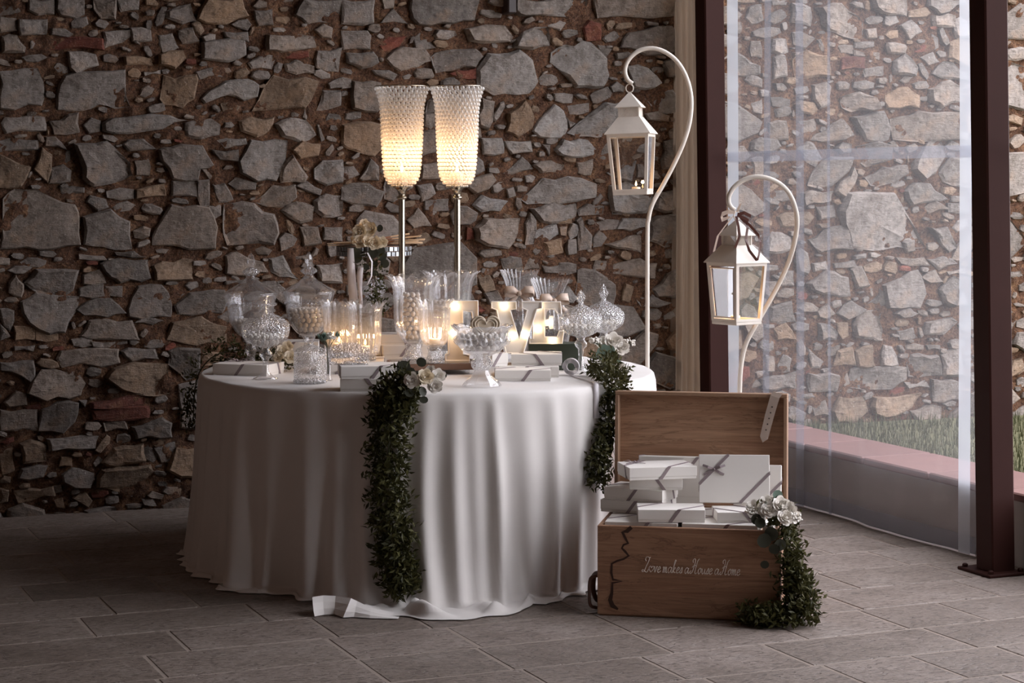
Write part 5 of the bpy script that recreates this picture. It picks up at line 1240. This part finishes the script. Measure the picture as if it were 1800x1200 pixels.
# two tall crystal bead candle stands
def bead_lamp(xp, Y, label, seed):
    root = empty('crystal_candle_stand', spot(xp, Y), seed, label, 'candle stand', 'tall crystal bead candle stands')
    k = Y / F_PX; zz = lambda y: CAM_H - (y - HOR) * k - TZ
    zs = zz(328)
    MB().lathe(smooth_pts([(0, 0), (0.075, 0), (0.074, 0.008), (0.030, 0.022), (0.016, 0.045), (0.0135, 0.07)], 3), 32).build('base', M['chrome'], root, True)
    MB().lathe([(0.0132, 0.06)] + [(0.0132, 0.06 + (zs - 0.11) * t / 4) for t in range(1, 5)], 16, lambda th, t, r, z: (1 + 0.07 * math.cos(8 * th), 0)).build('column', M['chrome'], root, True)
    c = zs - 0.055
    MB().lathe(smooth_pts([(0.0135, c), (0.021, c + 0.006), (0.021, c + 0.012), (0.014, c + 0.018), (0.016, c + 0.030), (0.024, c + 0.044), (0.044, c + 0.056), (0.040, c + 0.060), (0, c + 0.060)], 3), 24, flute(8, 0.12)).build('collar', M['chrome'], root, True)
    PR = [(328, 17), (322, 23), (311, 29), (290, 32), (246.6, 34.5), (203, 36), (185, 37.5), (168, 41), (160, 44), (152, 47)]
    ys = np.array([p[0] for p in PR][::-1]); rs_ = np.array([p[1] for p in PR][::-1]) * k
    mb = MB(); wf = MB(); y = 327.0; row = 0
    ico = MB().ball((0, 0, 0), 1.0, 8, 5)
    while y > 152:
        r_ = float(np.interp(y, ys, rs_)); z = zz(y); n = 28 if y < 312 else 24
        br = min(0.0092, math.pi * r_ / n * 0.96)
        for q in range(n):
            a_ = 2 * math.pi * (q + 0.5 * (row % 2)) / n
            b = len(mb.v); ca, sa_ = math.cos(a_), math.sin(a_)
            mb.v += [Vector((ca * (r_ + v.x * br * 0.85) - sa_ * v.y * br, sa_ * (r_ + v.x * br * 0.85) + ca * v.y * br, z + v.z * br)) for v in ico.v]; mb.f += [tuple(i + b for i in f) for f in ico.f]
        y -= 7.0 if y < 305 else 6.0; row += 1
    tag(mb.build('bead_shade', M['bead'], root, True), kind='stuff')
    for yy in (328, 152):
        r_ = float(np.interp(yy, ys, rs_)); MB().tube([(r_ * math.cos(2 * math.pi * q / 32), r_ * math.sin(2 * math.pi * q / 32), zz(yy)) for q in range(33)], 0.0025, 6, False).build('wire_ring', M['chrome'], root, True)
    return root, zs
for xp, lb, sd in ((706.5, 'tall crystal bead candle stand beside the rose bouquet', 0.0), (803.5, 'tall crystal bead candle stand behind the scalloped vase', 0.35)):
    b, zs = bead_lamp(xp, 8.45, lb, sd)
    base = Vector(b.location) + Vector((0, 0, zs + 0.003))
    cd_ = empty('pillar_candle', base, 0, 'lit pillar candle inside the ' + lb.replace('tall ', ''), 'candle', 'pillar candles')
    MB().lathe([(0, 0), (0.024, 0), (0.025, 0.004), (0.025, 0.058), (0.022, 0.060), (0.018, 0.055), (0, 0.053)], 20).build('wax_body', M['wax'], cd_, True)
    MB().lathe(smooth_pts([(0, 0.058), (0.006, 0.068), (0.005, 0.080), (0, 0.098)], 3), 8).build('flame', M['flame'], cd_, True)
    warm_light('candle_light', (0, 0, 0.125), 3.2, 0.02, (1.0, 0.60, 0.32), cd_)

# ------------------------------------------------------------------ shepherd hooks and lanterns
def hook(path, Y, label, back=0.0, y0=480.0, y1=312.0):
    "back: how far the lower pole stands behind the hanging point; it comes forward in the bow"
    top = min(range(len(path)), key=lambda i: path[i][1])
    def dep(i): return Y + (0.0 if i >= top else back * max(0.0, min(1.0, (path[i][1] - y1) / (y0 - y1))))
    pts = [px(x, y, dep(i)) for i, (x, y) in enumerate(path)]; x0, yb = pts[0].x, dep(0)
    root = empty('shepherd_hook', (x0, yb, 0), 0, label, 'hook', 'shepherd hook lantern stands'); b = Vector((x0, yb, 0))
    P = [Vector((0, 0, 0.012))] + [p - b for p in pts]
    MB().tube(smooth_pts([tuple(p) for p in P], 4), 0.0096, 10).build('pole', M['cream_metal'], root, True)
    MB().lathe([(0, 0.0), (0.12, 0.0), (0.12, 0.008), (0.02, 0.014), (0.014, 0.030), (0, 0.030)], 28).build('base_disc', M['cream_metal'], root)
    return root
H1 = [(1138, 900), (1138, 640), (1138, 420), (1140, 385), (1147, 358), (1166, 324), (1186, 286), (1203, 247), (1213, 210), (1215, 172), (1207, 137), (1191, 109), (1170, 92), (1148, 85), (1126, 88), (1109, 100), (1100, 115), (1099, 129), (1104, 141), (1112, 147)]
H2 = [(1299, 800), (1300, 690), (1303, 640), (1312, 602), (1335, 560), (1360, 516), (1380, 476), (1394, 436), (1401, 396), (1398, 366), (1386, 338), (1366, 320), (1340, 311), (1315, 313), (1293, 326), (1282, 343), (1281, 356), (1286, 365), (1292, 369)]
Y1, Y2 = 8.80, 8.02
hook(H1, Y1, 'taller cream shepherd hook standing behind the table')
hook(H2, Y2, 'shorter cream shepherd hook standing behind the open trunk', 0.15)
def lantern(top, rz, s, label, tilt=(0, 0), door=False):
    "hanging tapered lantern, origin at its hanging point; heights measured down from there"
    base = Vector(top) + Vector((0, 0, -0.466 * s))
    root = empty('hanging_lantern', base, 0, label, 'lantern', 'cream metal lanterns', rot=(tilt[0], tilt[1], rz)); root.scale = (s,) * 3
    mt = M['cream_metal']; hb, ht = 0.0725, 0.088; zb0, zb1 = 0.0, 0.254      # half widths bottom / top, body heights
    MB().bevbox(-hb, hb, -hb, hb, 0, 0.016, 0.002).build('base_tray', mt, root)
    for sx in (-1, 1):
        for sy in (-1, 1):
            mb = MB(); w = 0.0065
            V = [(sx * (hb - w) + dx * w, sy * (hb - w) + dy * w, 0.014) for dx, dy in ((-1, -1), (1, -1), (1, 1), (-1, 1))] + [(sx * (ht - w) + dx * w, sy * (ht - w) + dy * w, zb1) for dx, dy in ((-1, -1), (1, -1), (1, 1), (-1, 1))]
            mb.add(V, [(3, 2, 1, 0), (4, 5, 6, 7)] + [(i, (i + 1) % 4, 4 + (i + 1) % 4, 4 + i) for i in range(4)]); mb.build('corner_post', mt, root)
    for k in range(4):
        m_ = Matrix.Rotation(k * math.pi / 2, 4, 'Z')
        MB().box(-ht + 0.004, ht - 0.004, -ht, -ht + 0.010, zb1 - 0.014, zb1, m_).build('top_rail', mt, root)
        MB().box(-hb + 0.004, hb - 0.004, -hb, -hb + 0.008, 0.012, 0.024, m_).build('bottom_rail', mt, root)
        i0, i1 = hb - 0.011, ht - 0.011
        if door and k == 3:
            continue
        MB().add([(-i0, -hb + 0.006, 0.022), (i0, -hb + 0.006, 0.022), (i1, -ht + 0.006, zb1 - 0.012), (-i1, -ht + 0.006, zb1 - 0.012), (-i0, -hb + 0.008, 0.022), (i0, -hb + 0.008, 0.022), (i1, -ht + 0.008, zb1 - 0.012), (-i1, -ht + 0.008, zb1 - 0.012)],
                 [(0, 1, 2, 3), (7, 6, 5, 4), (0, 4, 5, 1), (1, 5, 6, 2), (2, 6, 7, 3), (3, 7, 4, 0)], m_).build('pane', M['pane'], root)
    if door:                                                       # framed door on the left-hand face
        m_ = Matrix.Rotation(3 * math.pi / 2, 4, 'Z'); df = empty('door', (0, 0, 0)); df.parent = root
        MB().tube([(-hb + 0.016, -hb + 0.002, 0.030), (hb - 0.016, -hb + 0.002, 0.030), (ht - 0.018, -ht + 0.002, zb1 - 0.022), (-ht + 0.018, -ht + 0.002, zb1 - 0.022), (-hb + 0.016, -hb + 0.002, 0.030)], 0.005, 4, True, m_).build('door_frame', mt, df)
        MB().ball((hb - 0.016, -hb - 0.006, 0.13), 0.005, 8, 6, M=m_).build('latch', mt, df)
    def frustum(name, h0, h1, z0, z1, lip=0.003):
        V = [(sx * h0, sy * h0, z0) for sx, sy in ((-1, -1), (1, -1), (1, 1), (-1, 1))] + [(sx * h0, sy * h0, z0 + lip) for sx, sy in ((-1, -1), (1, -1), (1, 1), (-1, 1))] + [(sx * h1, sy * h1, z1) for sx, sy in ((-1, -1), (1, -1), (1, 1), (-1, 1))]
        Fc = [(3, 2, 1, 0), (8, 9, 10, 11)]
        for b in (0, 4):
            for i in range(4): Fc.append((b + i, b + (i + 1) % 4, b + 4 + (i + 1) % 4, b + 4 + i))
        return MB().add(V, Fc).build(name, mt, root)
    frustum('roof_skirt', 0.096, 0.046, zb1 - 0.002, zb1 + 0.070)
    # perforated vent collar
    z0, z1 = zb1 + 0.069, zb1 + 0.109; vc = MB(); hc = 0.041
    for k in range(4):
        m_ = Matrix.Rotation(k * math.pi / 2, 4, 'Z')
        for q in range(-9, 10):
            for sg_ in (-1, 1):
                xa = q * 0.0055; xb = xa + sg_ * (z1 - z0)
                t0, t1 = 0.0, 1.0
                pa, pb = Vector((xa, -hc, z0)), Vector((xb, -hc, z1))
                if xb > hc: pb = pa.lerp(pb, (hc - xa) / (xb - xa))
                if xb < -hc: pb = pa.lerp(pb, (-hc - xa) / (xb - xa))
                if abs(xa) > hc or (pb - pa).length < 0.004: continue
                vc.tube([pa, pb], 0.0011, 4, False, m_)
    vc.build('vent_mesh', mt, root)
    for k in range(4):
        sx, sy = ((-1, -1), (1, -1), (1, 1), (-1, 1))[k]; MB().box(sx * hc - 0.003, sx * hc + 0.003, sy * hc - 0.003, sy * hc + 0.003, z0, z1).build('vent_post', mt, root)
    frustum('roof_cap', 0.055, 0.004, z1, z1 + 0.064)
    zt = z1 + 0.062
    MB().tube([(0.016 * math.sin(a_), 0, zt + 0.020 - 0.018 * math.cos(a_)) for a_ in [2 * math.pi * k / 16 for k in range(17)]], 0.0028, 6, False).build('hanging_ring', mt, root, True)
    return root
L1T = px(1113, 146, Y1)
lantern(L1T, rad(-14), 1.06, 'cream lantern hanging from the taller hook in front of the stones', (0, rad(-2.0)))
L2T = px(1295, 370, Y2)
l2 = lantern(L2T, rad(38), 0.98, 'cream lantern with brown and cream ribbons hanging from the shorter hook', (0, 0), True)
b1 = L1T + Vector((0.0, 0, -0.466 * 1.06)); b2 = L2T + Vector((0, 0, -0.466 * 0.98))
tealight(b1 + Vector((0.012, -0.012, 0.0165)), 'lit tealight inside the lantern on the taller hook', w=0.5)
tealight(b2 + Vector((-0.005, -0.005, 0.0160)), 'lit tealight inside the ribboned lantern', w=0.75)
# ribbons on the second lantern
rb = empty('ribbon_bow', L2T, 0, 'brown satin and cream ribbon bow tied on the lantern top', 'bow')
mb = MB(); T0 = L2T; W_ = lambda x, y, dy=0.0: px(x, y, Y2 - 0.075 + dy) - T0
mb.strip([W_(1296, 377), W_(1308, 374), W_(1320, 380)], Vector((0.2, 0.2, 1)), 0.014, 0.0006)
mb.strip([W_(1296, 378), W_(1310, 384), W_(1316, 388)], Vector((0.4, 0.2, 1)), 0.012, 0.0006)
mb.strip([W_(1294, 380), W_(1298, 398), W_(1300, 415), W_(1292, 436)], Vector((1, 0.2, 0.1)), 0.011, 0.0006)
mb.strip([W_(1300, 380), W_(1318, 396), W_(1332, 412), W_(1337, 425), W_(1334, 448), W_(1331, 458)], [Vector((1, 0.1, 0.9)), Vector((1, 0, 1)), Vector((1, 0, 0.3)), Vector((1, 0.5, 0)), Vector((0.8, 0.8, 0)), Vector((1, 0.2, 0.3))], 0.011, 0.0006)
mb.strip([W_(1302, 382), W_(1314, 400), W_(1311, 420), W_(1317, 440), W_(1330, 457)], [Vector((1, 0, 0.4)), Vector((1, 0.4, 0)), Vector((1, 0.5, 0)), Vector((1, 0, 0.6)), Vector((1, 0, 1))], 0.011, 0.0006)
mb.build('brown_ribbon', M['ribbon_brown'], rb)
mb = MB()
mb.strip([W_(1292, 374), W_(1280, 372), W_(1268, 377), W_(1270, 386), W_(1283, 382)], Vector((0.3, 0.2, 1)), [0.010, 0.018, 0.022, 0.018, 0.010], 0.0006)
mb.strip([W_(1288, 380), W_(1274, 398), W_(1262, 414), W_(1258, 430), W_(1255, 442)], Vector((1, 0.2, 0.5)), 0.010, 0.0006)
mb.strip([W_(1296, 372), W_(1300, 362), W_(1303, 357)], Vector((1, 0, 0)), [0.012, 0.010, 0.004], 0.0006)
mb.build('cream_ribbon', M['ribbon_beige'], rb)

# ------------------------------------------------------------------ wooden trunk with boxes
CW, CDp, CH, CT = 0.635, 0.42, 0.315, 0.016
yawc = TRK_YAW
fl = TRK.copy()
tk = empty('wooden_trunk', fl, yawc, 'open wooden trunk with white script lettering and raised lid', 'trunk')
def tp(x, y, z): return fl + Matrix.Rotation(yawc, 3, 'Z') @ Vector((x, y, z))
def board(name, *b, mat='wood', parent=tk): return MB().bevbox(*b, 0.0025).build(name, M[mat], parent)
board('front_panel', 0, CW, 0, CT, 0.004, CH)
board('side_panel', 0, CT, CT + 0.0005, CDp - CT, 0.004, CH, mat='wood'); board('side_panel', CW - CT, CW, CT + 0.0005, CDp - CT, 0.004, CH, mat='wood')
board('back_panel', 0, CW, CDp - CT + 0.0005, CDp, 0.004, CH); board('bottom_panel', 0.004, CW - 0.004, 0.004, CDp - 0.004, 0.0, 0.012)
board('inner_shelf', CT, CW - CT, CT, CDp - CT, 0.262, 0.272, mat='wood_in')
lidr = empty('lid', (0.0, CDp - 0.004, CH)); lidr.parent = tk; lidr.rotation_euler = (rad(-4), 0, 0)
LH, LDp = 0.425, 0.055
bz = [0, 0.155, 0.295, LH]
for k in range(3): MB().bevbox(0, CW, LDp, LDp + 0.014, bz[k] - 0.0004, bz[k + 1] + 0.0004, 0.0012).build('lid_board', M['wood_in'], lidr)
MB().bevbox(0, CW, 0, LDp, LH - 0.014, LH, 0.002).build('lid_rim', M['wood_edge'], lidr)
MB().bevbox(0, CW, 0, LDp, 0, 0.012, 0.002).build('lid_rim', M['wood_edge'], lidr)
for x0 in (0, CW - 0.014): MB().bevbox(x0, x0 + 0.014, 0.0, LDp, 0.0125, LH - 0.0145, 0.002).build('lid_rim', M['wood_edge'], lidr)
sp = MB(); sp.strip([(CW - 0.035, -0.004, LH + 0.004), (CW - 0.045, -0.006, LH - 0.01), (CW - 0.065, 0.0, LH - 0.08), (CW - 0.085, 0.008, LH - 0.16)], Vector((1, 0, -0.3)), [0.034, 0.034, 0.033, 0.030], 0.0015)
sp.strip([(CW - 0.035, -0.004, LH + 0.004), (CW - 0.038, 0.04, LH + 0.004)], Vector((1, 0, 0)), 0.034, 0.0015)
sp.add([(CW - 0.0999, 0.0065, LH - 0.1555), (CW - 0.0701, 0.0065, LH - 0.1645), (CW - 0.090, 0.010, LH - 0.178), (CW - 0.0999, 0.0095, LH - 0.1555), (CW - 0.0701, 0.0095, LH - 0.1645), (CW - 0.090, 0.013, LH - 0.178)], [(0, 2, 1), (3, 4, 5), (0, 1, 4, 3), (1, 2, 5, 4), (2, 0, 3, 5)])
st_ = sp.build('strap', M['strap'], lidr)
for k in range(5):
    t = 0.25 + 0.14 * k; MB().ball((CW - 0.045 - 0.04 * t, -0.006 + 0.014 * t - 0.0022, LH - 0.01 - 0.15 * t), 0.0028, 6, 4).build('strap_hole', M['iron'], st_)
# leather loop handle on the left end
MB().tube(smooth_pts([(-0.001, 0.06, 0.135), (-0.022, 0.075, 0.125), (-0.030, 0.10, 0.07), (-0.022, 0.125, 0.03), (-0.001, 0.14, 0.02)], 4), 0.009, 8).build('loop_handle', M['leather'], tk, True)
MB().tube(smooth_pts([(-0.001, 0.02, 0.135), (-0.026, 0.012, 0.125), (-0.030, 0.01, 0.07), (-0.026, 0.015, 0.03), (-0.001, 0.03, 0.02)], 4), 0.006, 8).build('loop_handle', M['leather'], tk, True)
# script lettering
GL = {
 'a': ([[(.72, .8), (.42, 1), (.1, .6), (.15, .1), (.4, 0), (.7, .6), (.78, .95), (.72, .3), (.85, 0), (1, .15)]], .98),
 'e': ([[(.05, .4), (.5, .6), (.55, .9), (.35, 1), (.1, .6), (.15, .1), (.4, 0), (.75, .3)]], .72),
 'o': ([[(.42, 1), (.1, .6), (.2, .05), (.45, .05), (.66, .5), (.52, .95), (.42, 1), (.6, .85), (.85, .9)]], .82),
 'u': ([[(.05, .9), (.1, .3), (.25, 0), (.5, .2), (.65, .9), (.65, .3), (.8, 0), (.95, .15)]], .95),
 's': ([[(0, .1), (.42, 1.05), (.48, .5), (.4, .05), (.12, .05), (.6, .12)]], .62),
 'm': ([[(0, .8), (.1, 1), (.12, 0)], [(.12, .3), (.32, 1), (.42, .75), (.42, 0)], [(.42, .3), (.65, 1), (.75, .7), (.74, .15), (.84, 0), (1, .15)]], 1.05),
 'v': ([[(0, .85), (.12, 1), (.2, .4), (.3, 0), (.5, .5), (.55, 1), (.72, .9)]], .75),
 'k': ([[(0, .1), (.32, 1.7), (.42, 2.2), (.22, 2.1), (.15, 1.0), (.15, 0)], [(.15, .5), (.45, 1), (.5, .7), (.2, .5), (.5, .05), (.75, .15)]], .8),
 'L': ([[(.5, 1.9), (.2, 2.2), (.4, 2.6), (.95, 2.5), (.95, 1.9), (.6, 1.0), (.42, .3), (.1, 0), (-.12, .25), (.15, .38), (.6, .05), (1.0, 0), (1.2, .5)], [(1.2, 2.6), (.95, 2.35)]], 1.28),
 'H': ([[(.15, 1.9), (.0, 2.3), (.3, 2.6), (.52, 2.3), (.45, 1.3), (.25, .3), (-.1, 0), (-.25, .3), (0, .5)], [(1.3, 2.6), (1.0, 2.2), (.85, 1.2), (.8, .2), (1.0, 0), (1.25, .2)], [(.1, 1.1), (.5, 1.45), (1.0, 1.3)]], 1.35),
 '*': ([[(.5, 0), (.02, .6), (.1, 1.0), (.35, 1.02), (.5, .75), (.68, 1.02), (.95, .95), (.95, .5), (.5, 0)]], 1.05),
 ' ': ([], .42)}
txt = 'L*ve makes a House a Home'
adv = sum(GL[c][1] for c in txt); x = 0.0; mb = MB(); wid, xh, slant = 0.338, 0.0200, 0.32
sx = wid / adv; tx0, tz0 = 0.158, 0.158
for c in txt:
    for stroke in GL[c][0]:
        P = [(tx0 + (x + a_) * sx + b_ * xh * slant * 0.55, -0.0008, tz0 + b_ * xh) for a_, b_ in smooth_pts(stroke, 4)]
        mb.tube([(p[0], p[1], p[2]) for p in P], 0.0011 if c == '*' else 0.0014, 4)
    x += GL[c][1]
mb.build('lettering', M['paint_white'], tk)
# dark bark seam running down the front board
seam = [(1104, 928, 8), (1096, 936, 8), (1088, 938, 6), (1094, 950, 5), (1098, 957, 5), (1090, 960, 4), (1087, 966, 4), (1093, 972, 5), (1099, 979, 5), (1090, 985, 4), (1078, 989, 4), (1069, 994, 4), (1068, 1010, 5), (1071, 1022, 5), (1088, 1024, 2), (1070, 1028, 5), (1069, 1045, 6), (1066, 1058, 9), (1070, 1068, 10), (1080, 1074, 4)]
P = []; Wd = []
for a_, b_, w in seam:
    lx = (a_ - 1043) / 0.5 / 1000 * 0.985; lz = CH - (b_ - 927) * 0.00198
    P.append((max(0.006, lx), -0.0006, max(0.008, min(CH - 0.003, lz)))); Wd.append(w * 0.0017)
sd = []
for i in range(len(P)):
    t = Vector(P[min(i + 1, len(P) - 1)]) - Vector(P[max(i - 1, 0)]); sd.append(Vector((t.z, 0, -t.x)))
MB().strip(P, sd, Wd, 0.0005).build('bark_seam', M['stain'], tk)

TB = 'white gift boxes in the trunk'
def tbox(xp, yb, Y, yaw, w, d, h, label, bow=False, flip=False, rot=None, z=None):
    p = px(xp, yb, Y)
    if z is not None: p.z = z
    return gift_box(p, rad(yaw), w, d, h, label, TB, bow, 0, rot, flip)
h_ = 0.044
def lbox(lx, ly, z, yaw, w, d, h, label, bow=False, flip=False, rot=None):
    return gift_box(tp(lx, ly, z), yawc + rad(yaw), w, d, h, label, TB, bow, 0, rot, flip)
z1 = 0.2722
lbox(0.150, 0.110, z1, 0, 0.255, 0.165, 0.052, 'gift box lying flush with the trunk rim beside the bark seam')
lbox(0.425, 0.110, z1, 0, 0.262, 0.165, 0.054, 'gift box lying flush with the trunk rim above the word House', flip=False)
lbox(0.591, 0.108, z1, 90, 0.16, 0.035, 0.052, 'narrow gift box on edge at the trunk end under the flowers')
lbox(0.150, 0.300, z1, 0, 0.255, 0.165, 0.052, 'gift box in the back row under the tall stack')
lbox(0.425, 0.300, z1, 0, 0.262, 0.165, 0.054, 'gift box in the back row under the upright box')
z2 = z1 + 0.0545
lbox(0.245, 0.108, z2, 9, 0.235, 0.145, h_, 'gift box sitting on the flush boxes in front of the tall stack', flip=False)
lbox(0.480, 0.150, z2, 13, 0.17, 0.15, 0.036, 'gift box lying below the upright bowed box', flip=True)
lbox(0.108, 0.284, z2 - 0.0015, -12, 0.235, 0.160, h_, 'bottom gift box of the tall stack overhanging the trunk end', flip=False)
lbox(0.118, 0.282, z2 - 0.0010 + h_, -14, 0.225, 0.160, h_, 'second gift box up in the tall stack', flip=False)
lbox(0.175, 0.268, z2 - 0.0005 + 2 * h_, 6, 0.190, 0.150, 0.042, 'third gift box up in the tall stack', flip=True)
lbox(0.180, 0.242, z2 + 2 * h_ + 0.042, 23, 0.250, 0.165, h_, 'top gift box of the tall stack with the bow', bow=True, flip=False)
lbox(0.215, 0.392, z2, 0, 0.235, 0.030, 0.182, 'gift box standing on edge behind the tall stack')
up = lbox(0.455, 0.245, z2 + 0.037, 0, 0.250, 0.170, 0.036, 'upright gift box with a mauve bow leaning back in the trunk', True, False, rot=(rad(78), 0, yawc + rad(7)))
# the upright box turns about its lower long edge: lift it so that edge rests on the box below
up.location = tp(0.455, 0.262, z2 + 0.037 + 0.085 * math.sin(rad(78)) + 0.003)
u2 = lbox(0.545, 0.33, z2, 0, 0.17, 0.165, 0.036, 'plain gift box standing behind the upright bowed box', False, False, rot=(rad(80), 0, yawc))
u2.location = tp(0.535, 0.345, z2 + 0.0825 * math.sin(rad(80)) + 0.001)
# garland on the trunk
g4 = empty('leaf_garland', (0, 0, 0), 0, 'leafy garland with white blooms falling over the trunk end onto the floor', 'garland')
ex = CW + 0.024
pth = [tp(CW - 0.06, 0.05, CH + 0.045), tp(CW + 0.004, 0.02, CH + 0.030), tp(ex, 0.03, CH - 0.08), tp(ex + 0.008, 0.03, CH - 0.16), tp(ex + 0.03, 0.02, 0.13), tp(ex + 0.045, 0.0, 0.05), tp(ex + 0.02, -0.05, 0.02), tp(CW - 0.03, -0.055, 0.018), tp(CW - 0.11, -0.05, 0.016)]
foliage(g4, pth, [0.030, 0.030, 0.024, 0.028, 0.038, 0.042, 0.034, 0.020, 0.016], 2900, 0.029, 0.011, solid=in_trunk)
for x, y, Y, r_ in ((1353, 897, 6.82, 0.024), (1372, 888, 6.83, 0.026), (1386, 896, 6.82, 0.025), (1380, 910, 6.80, 0.025), (1394, 908, 6.82, 0.022), (1325, 892, 6.86, 0.022), (1335, 905, 6.84, 0.018), (1348, 882, 6.87, 0.020)):
    rose(g4, px(x, y, Y), r_, (rfl.uniform(-0.2, 0.4), -1, 0.6), True)
for x, y, Y, r_ in ((1345, 882, 6.86, 0.018), (1360, 875, 6.87, 0.018), (1338, 908, 6.83, 0.020), (1358, 925, 6.79, 0.026), (1350, 938, 6.79, 0.026), (1365, 948, 6.79, 0.022), (1344, 926, 6.80, 0.020), (1352, 968, 6.79, 0.018), (1372, 962, 6.79, 0.018), (1348, 985, 6.79, 0.016)):
    v = rvec(); v.y *= 0.3; round_leaf(g4, px(x, y, Y), v, Vector((0, -1, 0.3)) + rvec() * 0.3, r_, 'darkleaf' if y > 905 else 'euca', 'dark_leaf' if y > 905 else 'eucalyptus_leaf')
gyps(g4, px(1392, 915, 6.81), 0.04, 60); gyps(g4, px(1320, 905, 6.85), 0.03, 30)
# dark iron peg high on the wall, a small pale chip on the floor edge
pk = wall_uz(889, 10); pw = WP + WU * pk[0] - WN * 0.03
ip = empty('iron_peg', (pw.x, pw.y, pk[1]), WA, 'dark iron peg fixed high in the stone wall', 'peg')
MB().bevbox(-0.022, 0.022, -0.07, 0.08, -0.045, 0.16, 0.006).build('peg_body', M['iron'], ip)
